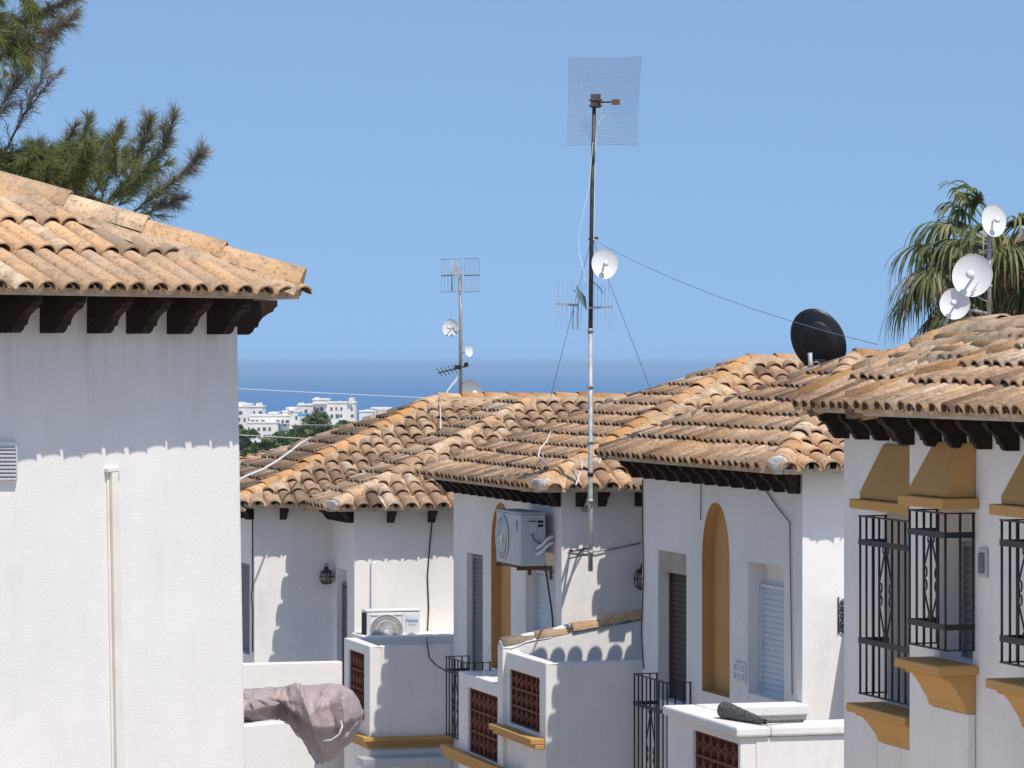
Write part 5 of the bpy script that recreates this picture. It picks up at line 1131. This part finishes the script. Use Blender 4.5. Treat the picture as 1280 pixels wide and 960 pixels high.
# ================================================================== pine behind the foreground roof
def rv(s=1.0): return Vector((R.gauss(0, s), R.gauss(0, s), R.gauss(0, s)))
def along(pts, t):
    n = len(pts) - 1; k = min(n - 1, int(t * n)); return pts[k].lerp(pts[k + 1], t * n - k), (pts[k + 1] - pts[k]).normalized()
def pine():
    tr = thing('pine_tree', at(-190, 1100, 33.0), 'pine with grey needle tips showing above the tiled roof of the foreground house', 'tree')
    base = at(-190, 1100, 33.0); base.z = GZ; tr.location = base
    wood, leaf = MB(), MB()
    def needles(p, d, n, ln, dry, spread=.55):
        for _ in range(n):
            q = p + d * R.uniform(-.03, .03); e = (d + rv(spread)).normalized(); e.z -= .10; e = (e + rv(.06)).normalized(); l = ln * R.uniform(.6, 1.15); s_ = e.cross(Vector((R.uniform(-1, 1), -1, R.uniform(-1, 1)))).normalized() * .0024
            m_ = q + e * l * .55 - VZ(.006); r = min(1, max(0, dry + R.gauss(0, .14)))
            i = [leaf.vert(q - s_, r), leaf.vert(q + s_, r), leaf.vert(m_ + s_ * .8, r), leaf.vert(q + e * l - VZ(.02 * l / .15), r), leaf.vert(m_ - s_ * .8, r)]
            leaf.face((i[0], i[1], i[2], i[4])); leaf.face((i[4], i[2], i[3]))
    def shoot(pxs, d0, d1, nsub, subl, dry0, dry1, rad=.012, ln=.155, dens=18, side=1.0):
        pts = [at(x, y, d0 + (d1 - d0) * k / (len(pxs) - 1)) + rv(.012) for k, (x, y) in enumerate(pxs)]
        wood.tube(pts, [rad * (1 - .75 * k / (len(pts) - 1)) for k in range(len(pts))], 5)
        for k in range(nsub):
            t = (k + R.random()) / nsub; p, d = along(pts, t); dry = dry0 + (dry1 - dry0) * t
            e = (d * 1.1 + rv(.55) * side + VZ(.25)).normalized(); l = subl * R.uniform(.5, 1.1) * (1.15 - .6 * t)
            q = p + e * l; wood.tube([p, p + e * l * .5 + rv(.008), q], [.005, .004, .002], 4)
            ns = max(3, int(l / .022))
            for j in range(ns):
                s_ = (j + .5) / ns; needles(p + e * l * s_, e, dens // 3 + (2 if s_ > .6 else 0), ln, dry + .18 * s_)
        for k in range(int(nsub * 1.4)):
            p, d = along(pts, .3 + .7 * R.random()); needles(p, d, dens // 2, ln, dry1)
        p, d = along(pts, .999); needles(p, d, dens * 3, ln, dry1, .32)
    # the shoots that stand out against the sky
    shoot([(128, 262), (172, 226), (203, 186), (219, 150)], 33, 32.6, 30, .26, .30, .80)
    shoot([(150, 258), (166, 215), (180, 180), (190, 152)], 33.2, 33, 20, .22, .25, .7)
    shoot([(165, 268), (200, 240), (232, 214), (252, 192)], 32.8, 32.5, 26, .20, .5, .9)
    shoot([(180, 270), (205, 258), (225, 245)], 32.9, 32.7, 12, .18, .5, .9)
    shoot([(92, 225), (100, 185), (110, 152)], 33.1, 33, 16, .17, .25, .7); shoot([(118, 228), (135, 192), (150, 164)], 33, 33, 16, .18, .25, .7)
    shoot([(75, 215), (85, 180), (92, 158)], 33.3, 33.2, 10, .15, .5, .95)
    shoot([(15, 178), (34, 135), (52, 102), (60, 66)], 32.6, 32.4, 26, .20, .85, 1.0, .012, .12, 7); shoot([(30, 140), (55, 118), (68, 92)], 32.5, 32.4, 14, .16, .85, 1.0, .008, .12, 7)
    shoot([(-10, 150), (8, 120), (20, 100)], 32.7, 32.6, 10, .2, .8, 1.0)
    shoot([(0, 40), (35, 28), (62, 14), (84, -4)], 32.8, 32.4, 24, .2, .35, .8); shoot([(15, 22), (48, 40), (72, 38), (88, 22)], 32.6, 32.3, 24, .18, .4, .85)
    shoot([(30, 50), (50, 60), (62, 44)], 32.5, 32.4, 12, .16, .5, .9); shoot([(20, 0), (52, -18), (80, -22)], 32.5, 32.4, 12, .2, .5, .95)
    # green masses
    for _ in range(36):
        x, y = R.uniform(-60, 34), R.uniform(-30, 78); shoot([(x - 16, y - 10), (x, y + 6), (x + R.uniform(-6, 12), y + R.uniform(18, 30))], R.uniform(32.4, 33.6), R.uniform(32.3, 33.4), 6, .16, .1, .42, .006, .17, 16)
    for _ in range(62):
        x = R.uniform(8, 150); y = R.uniform(206, 268); a = R.uniform(-.3, 1.0); l = R.uniform(25, 52) * (1 if y < 240 else 1.25)
        shoot([(x, y), (x + l * .5 * a, y - l * .45), (x + l * a, y - l * .8)], R.uniform(32.5, 33.9), R.uniform(32.4, 33.6), 6, .17, .05, .45, .006, .15, 15)
    for _ in range(26):
        x = R.uniform(-50, 40); y = R.uniform(190, 225); shoot([(x, y + 25), (x + 10, y + 5), (x + R.uniform(5, 28), y - R.uniform(6, 20))], R.uniform(32.5, 33.5), R.uniform(32.5, 33.4), 6, .15, .1, .5, .006, .13, 9)
    # boughs and trunk
    hub = at(-190, -60, 33.4)
    wood.tube([base, base + (hub - base) * .5 + Vector((.1, 0, 0)), hub], [.26, .20, .14], 10)
    for px, py in ((10, 260), (120, 272), (-10, 60), (-30, 190), (170, 275)):
        e = at(px, py, 33.2); wood.tube([hub + VZ(-R.uniform(.8, 3.0)), (hub + e) / 2 + VZ(-.6), e], [.08, .05, .02], 6)
    wood.build('trunk', M['bark'], tr); leaf.build('crown', M['needle'], tr)
pine()

# ================================================================== fan palm behind the right roof
def palm():
    dp = 50.0; K = 1.47; c = at(1258, 318, dp); base = Vector((c.x, c.y, GZ + 1)); t = thing('palm_tree', base, 'fan palm with drooping fronds behind the white dishes on the ridge', 'tree')
    mb = MB(); pts = [base]; n = 20; rads = [.38]
    for k in range(1, n + 1): s = k / n; pts.append(base.lerp(c, s)); rads.append(.36 - .02 * s if s < .80 else .34 - .22 * (s - .80) / .20)
    mb.tube(pts, rads, 14)
    for _ in range(520):                                           # old leaf bases on the trunk
        z = R.uniform(-1.9, .08); a = R.uniform(0, 6.283); rr = .37 - .22 * (1 + z / 1.9); p = c + Vector((math.cos(a) * rr, math.sin(a) * rr, z)); e = Vector((math.cos(a) * .45, math.sin(a) * .45, 1)).normalized()
        mb.tube([p, p + e * .14, p + e * .25 + Vector((math.cos(a) * .02, math.sin(a) * .02, 0))], [.03, .02, .007], 4, r=R.random())
    mb.build('trunk', M['palmtrunk'], t)
    lf, st = MB(), MB()
    def frond(az, el, ln, size, dry):
        ln *= K; size *= K
        d = Vector((math.cos(az) * math.cos(el), math.sin(az) * math.cos(el), math.sin(el))); p = c + VZ(.02); pts = [p]; e = d.copy()
        for k in range(6): e = (e + VZ(-.075 * (1.3 - el))).normalized(); p = p + e * ln / 6; pts.append(p.copy())
        st.tube(pts, [.024 - .002 * k for k in range(7)], 5)
        sd = e.cross(Vector((0, 0, 1))); sd = sd.normalized() if sd.length > .05 else Vector((1, 0, 0)); nr = sd.cross(e).normalized()
        m = 30
        for k in range(m):
            a = -1.75 + 3.5 * (k + R.uniform(-.3, .3)) / (m - 1); dd = (e * math.cos(a) + sd * math.sin(a) + nr * (.22 - .12 * abs(a))).normalized(); q = p.copy(); L_ = size * R.uniform(.8, 1.1) * (1 - .12 * abs(a)); w = .030
            r = min(1, max(0, dry + R.gauss(0, .13) + (.45 if R.random() < .12 else 0))); ring = []; nn = 8; droop = R.uniform(.20, .42)
            for j in range(nn + 1):
                s_ = j / nn; ww = w * (1 - s_) ** .7 * (.55 + 1.3 * s_ * (1 - s_)) + .003; x = dd.cross(nr)
                x = x.normalized() if x.length > .05 else sd
                if j > 4: x = (x + rv(.12)).normalized()
                ring.append((lf.vert(q - x * ww, r), lf.vert(q + x * ww, r)))
                dd = (dd + VZ(-droop * (.5 + 2.4 * s_ * s_ + .5 * s_)) + rv(.02)).normalized(); q = q + dd * L_ / nn
            for A_, B_ in zip(ring, ring[1:]): lf.face((A_[0], A_[1], B_[1], B_[0]))
    n = 78
    for k in range(n):
        az = k * 2.399963; f_ = (k + .5) / n; el = math.radians(40 - 100 * f_)
        if el < .25 and math.sin(az) < -.35 and math.cos(az) > -.75: continue
        frond(az, el, R.uniform(.38, .62) + .18 * f_, R.uniform(.55, .72), .25 + .25 * max(0, f_ - .6) + R.uniform(0, .28))
    # fronds that reach out to the west, as the crown is lopsided
    for az, el, ln, dr in ((3.14, .35, .80, .35), (3.3, -.05, 1.02, .3), (2.9, -.35, .98, .3), (3.45, -.62, .78, .4), (3.6, .1, .9, .5), (2.6, .0, .9, .2), (3.2, -.8, .7, .75), (3.9, -.2, .9, .3), (5.6, .0, .8, .25), (3.35, .12, .85, .85), (5.5, -.1, .6, .25), (5.8, -.35, .6, .35), (6.15, .1, .7, .25), (5.25, .3, .55, .3), (.2, -.2, .7, .25), (5.4, -.5, .45, .4), (6.0, .55, .55, .3), (.6, .7, .5, .3), (5.0, .75, .45, .35)): frond(az, el, ln, R.uniform(.62, .8), dr)
    for k in range(6): az = R.uniform(2.6, 3.6); frond(az, R.uniform(.6, 1.1), R.uniform(.5, .75), .45, .35) if k < 3 else None
    lf.build('crown', M['palm'], t); st.build('frond_stalks', M['stalk'], t)
palm()

# ================================================================== trees and white town towards the sea
def broadleaf(px, pyt, pyb, w, d, label, n=1500):
    top = at(px, pyt, d); rad = w / F * d / 2; hgt = (pyb - pyt) / F * d; gz = ground_z(top.x, d); c = Vector((top.x, d, top.z - hgt * .5))
    t = thing('broadleaf_tree', (top.x, d, gz), label, 'tree', 'trees between the roofs and the sea')
    mb = MB(); mb.tube([Vector((top.x, d, gz)), Vector((top.x + .2, d, (gz + c.z) / 2)), c], [.35, .28, .15], 8)
    lobes = [(c + Vector((R.uniform(-.75, .75) * rad, R.uniform(-.6, .6) * rad, R.uniform(-.5, .42) * hgt)), R.uniform(.22, .42) * rad) for _ in range(18)]
    for p, q in lobes: mb.tube([c - VZ(hgt * .2), p], [.10, .03], 5)
    mb.build('trunk', M['bark'], t)
    lf = MB()
    for _ in range(n):
        p, q = R.choice(lobes); v = rv(1).normalized() * q * R.uniform(.55, 1.1); v.z *= .8; p = p + v; s_ = R.uniform(.10, .26); a, b = rv(1).normalized() * s_, rv(1).normalized() * s_ * .8
        r = min(1, max(0, .45 + R.gauss(0, .25))); i = [lf.vert(p - a - b, r), lf.vert(p + a - b, r), lf.vert(p + a + b, r), lf.vert(p - a + b, r)]; lf.face(i)
    lf.build('crown', M['farleaf'], t)
def ground_z(x, y):
    pts = [(-4000, 6), (-200, -4), (-20, -6.6), (60, -8.5), (100, -10), (330, -17), (620, -25), (930, -41), (1100, -60), (3000, -60)]
    for (a, za), (b, zb_) in zip(pts, pts[1:]):
        if y <= b: return za + (zb_ - za) * (y - a) / (b - a)
    return pts[-1][1]
for px, yt, yb, w, d, lb in ((303, 532, 580, 36, 300, 'dark green tree against the edge of the foreground house wall'), (330, 546, 590, 48, 270, 'low broad tree below the white town, beside the thick white cable'), (356, 541, 585, 44, 285, 'tree in front of the pale low hall of the white town'),
    (380, 533, 580, 50, 300, 'tree filling the gap between the low hall and the largest tree'), (409, 515, 575, 66, 320, 'largest of the distant trees, its crown covering the foot of the long white block'), (438, 523, 575, 40, 330, 'rounded tree where the town meets the tiled ridge'), (294, 518, 560, 18, 340, 'thin treetop peeping past the wall edge beside the town')):
    broadleaf(px, yt, yb, w, d, lb)

def block(parts, d, label, win=True, extra=None):
    """parts: (px0, px1, ytop, ybottom, depth offset)"""
    x0, x1 = parts[0][0], parts[0][1]; loc = at((x0 + x1) / 2, 540, d); loc.z = ground_z(loc.x, d)
    t = thing('apartment_building', loc, label, 'building', 'white buildings by the sea')
    mb = MB(); ms = MB(); wn = []
    for k, (a, b, yt, yb, dd) in enumerate(parts):
        dz = d + dd; A, B = at(a, yt, dz), at(b, yb, dz); zb_ = min(B.z, loc.z) if k == 0 or yb > 530 else B.z
        mb.box(Vector((A.x, dz, zb_)), Vector((B.x - A.x, 0, 0)), Vector((0, 9, 0)), VZ(A.z - zb_))
        if B.x - A.x > 1.2: ms.box(Vector((A.x - .12, dz - .12, A.z)), Vector((B.x - A.x + .24, 0, 0)), Vector((0, 9.2, 0)), VZ(.22))
        if win and (b - a) > 12:
            rows = max(1, int((yb - yt) / 9)); n = max(2, int((b - a) / 6))
            for i in range(rows):
                for j in range(n):
                    X = A.x + (B.x - A.x) * (j + .30 + R.uniform(-.1, .1)) / n; Z = A.z - .7 - i * 1.25; w_ = R.uniform(.28, .62)
                    if R.random() < .75: wn.append((X, dz, Z, w_, R.uniform(.45, .7)))
    mb.build('wall', M['farwhite'], t); ms.build('parapet', M['farwhite'], t)
    for X, Y, Z, w_, h_ in wn[:26]:
        m = MB(); m.box(Vector((X, Y - .05, Z - h_)), Vector((w_, 0, 0)), Vector((0, .04, 0)), VZ(h_)); m.build('window', M['farglass'], t)
    if extra: extra(t)
def arr(t):
    m = MB(); p = at(364, 509.5, 606); m.lathe(p - VZ(.5), (0, 0, 1), [(.55, 0), (.5, .25), (.3, .5), (0, .62)], 14); m.build('roof_dome', M['farwhite'], t)
def awn(t):
    m = MB(); A, B = at(372, 517.5, 588), at(386, 520.5, 588); m.box(Vector((A.x, 588, B.z)), Vector((B.x - A.x, 0, 0)), Vector((0, 2, .1)), VZ(A.z - B.z)); m.build('blue_awning', M['farblue'], t)
def shade(t):
    m = MB(); A, B = at(346, 540, 595), at(362, 546, 595); m.box(Vector((A.x, 595, B.z)), Vector((B.x - A.x, 0, 0)), Vector((0, 3, 0)), VZ(A.z - B.z)); m.build('porch', M['fargrey'], t)
block([(290, 328, 509, 560, 0), (296, 303, 503, 510, 1), (320, 324, 504, 510, 1), (303, 312, 506, 510, 2)], 640, 'white block by the sea with stepped roof turrets, beside the foreground wall')
block([(308, 346, 529, 560, 0), (312, 362, 520, 530, 4), (336, 346, 517, 521, 6)], 600, 'low long white hall with a flat roof in front of the sea', extra=shade)
block([(353, 374, 515, 545, 0), (358, 370, 511, 516, 1)], 606, 'small white building topped by a round dome', extra=arr)
block([(372, 392, 507, 545, 0), (373, 377, 504, 508, 1), (382, 389, 505, 508, 2)], 625, 'narrow white building above a blue awning', extra=awn)
block([(391, 443, 504, 550, 0), (391, 409, 500, 505, -1), (393, 396, 497, 501, 0), (436, 440.5, 497.5, 505, -.5), (420, 424, 502, 505, 1)], 615, 'tallest long white block with a small turret on each end')
block([(449, 466, 515, 545, 0), (455, 461, 512.5, 516, 1)], 650, 'low white house at the foot of the tiled ridge')
block([(464, 487, 511, 545, 0), (472, 486, 513, 519, -1)], 660, 'white villa with wide terraces, last building before the tiled roofs hide the shore')

# scrub and low woods that cover the land between the houses and the shore
lf = MB(); rs = random.Random(21)
for _ in range(900):
    y = 75 + 840 * rs.random() ** 1.4; x = rs.uniform(-.42, .42) * y + rs.uniform(-25, 25)
    if abs(x) < 24 and y < 95: continue
    q = rs.uniform(1.0, 2.6) * (1 + y / 500); z0 = ground_z(x, y); hh = q * rs.uniform(.35, .55)
    for _k in range(26):
        a, e_ = rs.uniform(0, 6.283), rs.uniform(0, 1.45); p = Vector((x + q * math.cos(a) * math.cos(e_) * rs.uniform(.6, 1), y + q * math.sin(a) * math.cos(e_) * rs.uniform(.6, 1), z0 + hh * math.sin(e_) * 1.3 * rs.uniform(.6, 1)))
        s_ = q * rs.uniform(.10, .24); u_, v_ = Vector((rs.gauss(0, 1), rs.gauss(0, 1), rs.gauss(0, 1))).normalized() * s_, Vector((rs.gauss(0, 1), rs.gauss(0, 1), rs.gauss(0, 1))).normalized() * s_
        r = min(1, max(0, rs.gauss(.45, .25))); lf.face([lf.vert(p - u_ - v_, r), lf.vert(p + u_ - v_, r), lf.vert(p + u_ + v_, r), lf.vert(p - u_ + v_, r)])
tag(lf.build('scrub', M['farleaf'], None, loc=(0, 0, 0)), kind='stuff')
# ================================================================== ground, street, sea
mb = MB(); xs = [-9000, -2500, -600, -150, -40, 0, 40, 150, 600, 2500, 9000]; ys = [-4000, -1000, -200, -20, 20, 60, 100, 200, 330, 480, 620, 780, 930, 1100, 2500]
g = [[mb.vert((x, y, ground_z(x, y) - (0 if abs(x) < 5000 else 0))) for x in xs] for y in ys]
for i in range(len(ys) - 1):
    for j in range(len(xs) - 1): mb.face((g[i][j], g[i][j + 1], g[i + 1][j + 1], g[i + 1][j]))
tag(mb.build('ground', M['earth'], None, loc=(0, 0, 0)), kind='structure')
def strip(name, V0_, V1_, dz, m_):
    mb = MB(); Us = [-20, 0, 15, 25, 35, 45, 58]
    for a, b in zip(Us, Us[1:]):
        c = [fr.P(a, V0_, 0), fr.P(b, V0_, 0), fr.P(b, V1_, 0), fr.P(a, V1_, 0)]
        for p in c: p.z = max(ground_z(0, p.y), ground_z(0, p.y)) + dz
        lo_ = [p - VZ(.4) for p in c]; mb.hexa([*lo_, *c])
    return tag(mb.build(name, m_, None, loc=(0, 0, 0)), kind='structure')
strip('road', 2.0, 7.6, .25, M['asphalt']); strip('pavement', 7.6, 9.2, .38, M['paving'])
mb = MB(); E = 160000.0; mb.poly([(-E, -E, -42), (E, -E, -42), (E, E, -42), (-E, E, -42)]); tag(mb.build('sea', M['sea'], None, loc=(0, 0, 0)), kind='structure')
# air between here and the horizon
HZ_TOP = 9.5
mb = MB(); E2 = 170000.0; mb.box(Vector((-E2, -E2, -62)), Vector((2 * E2, 0, 0)), Vector((0, 2 * E2, 0)), VZ(62 + HZ_TOP))
hm, hnt, hb = mat('sea_haze'); hnt.nodes.remove(hb); pv = hnt.nodes.new('ShaderNodeVolumePrincipled'); pv.inputs['Color'].default_value = (.55, .77, 1.0, 1); pv.inputs['Density'].default_value = 1.25e-4; pv.inputs['Anisotropy'].default_value = 0.0
L(hnt, pv.outputs[0], hnt.nodes['Material Output'].inputs['Volume'])
tag(mb.build('haze', hm, None, loc=(0, 0, 0)), kind='stuff')

# ================================================================== light, sky, camera
sv = (-fr.u * .62 + fr.v * .17 + VZ(1.0)).normalized()
el, rot = math.asin(sv.z), math.atan2(sv.x, sv.y)
w = bpy.data.worlds.new('World'); S.world = w; w.use_nodes = True; nt = w.node_tree; bg = nt.nodes['Background']
sky = nt.nodes.new('ShaderNodeTexSky'); sky.sky_type = 'NISHITA'; sky.sun_disc = False; sky.sun_elevation = el; sky.sun_rotation = rot % (2 * math.pi)
sky.altitude = 0; sky.air_density = 1.0; sky.dust_density = 0.25; sky.ozone_density = 2.0
tc_ = nt.nodes.new('ShaderNodeTexCoord'); ad_ = N(nt, 'ShaderNodeVectorMath', operation='MULTIPLY_ADD'); L(nt, tc_.outputs['Generated'], ad_.inputs[0]); ad_.inputs[1].default_value = (1, 1, SKY_K); ad_.inputs[2].default_value = (0, 0, SKY_LIFT)
no_ = N(nt, 'ShaderNodeVectorMath', operation='NORMALIZE'); L(nt, ad_.outputs[0], no_.inputs[0]); L(nt, no_.outputs[0], sky.inputs['Vector'])
tint = mixc(nt, 1.0, sky.outputs[0], SKY_TINT, 'MULTIPLY')
L(nt, tint, bg.inputs['Color']); bg.inputs['Strength'].default_value = SKY_STR
sl = bpy.data.lights.new('Sun', 'SUN'); sl.energy = SUN_STR; sl.angle = math.radians(.53); sl.color = (1.0, .945, .865)
so = bpy.data.objects.new('Sun', sl); COL.objects.link(so); so.rotation_euler = (-sv).to_track_quat('-Z', 'Y').to_euler(); so.location = (5, -5, 30)
cam = bpy.data.cameras.new('Camera'); co = bpy.data.objects.new('Camera', cam); COL.objects.link(co)
co.location = (0, 0, 0); co.rotation_euler = (math.radians(90), 0, 0); cam.sensor_fit = 'HORIZONTAL'; cam.sensor_width = 36; cam.lens = F / 1280 * 36; cam.shift_y = -(480 - HY) / 1280; cam.clip_start = .5; cam.clip_end = 400000
S.camera = co
S.view_settings.view_transform = 'Standard'; S.view_settings.look = 'None'; S.view_settings.gamma = 1; S.view_settings.exposure = EXPO; S.view_settings.use_curve_mapping = False
S.cycles.max_bounces = 6; S.cycles.diffuse_bounces = 4; S.cycles.volume_bounces = 0; S.cycles.use_denoising = True
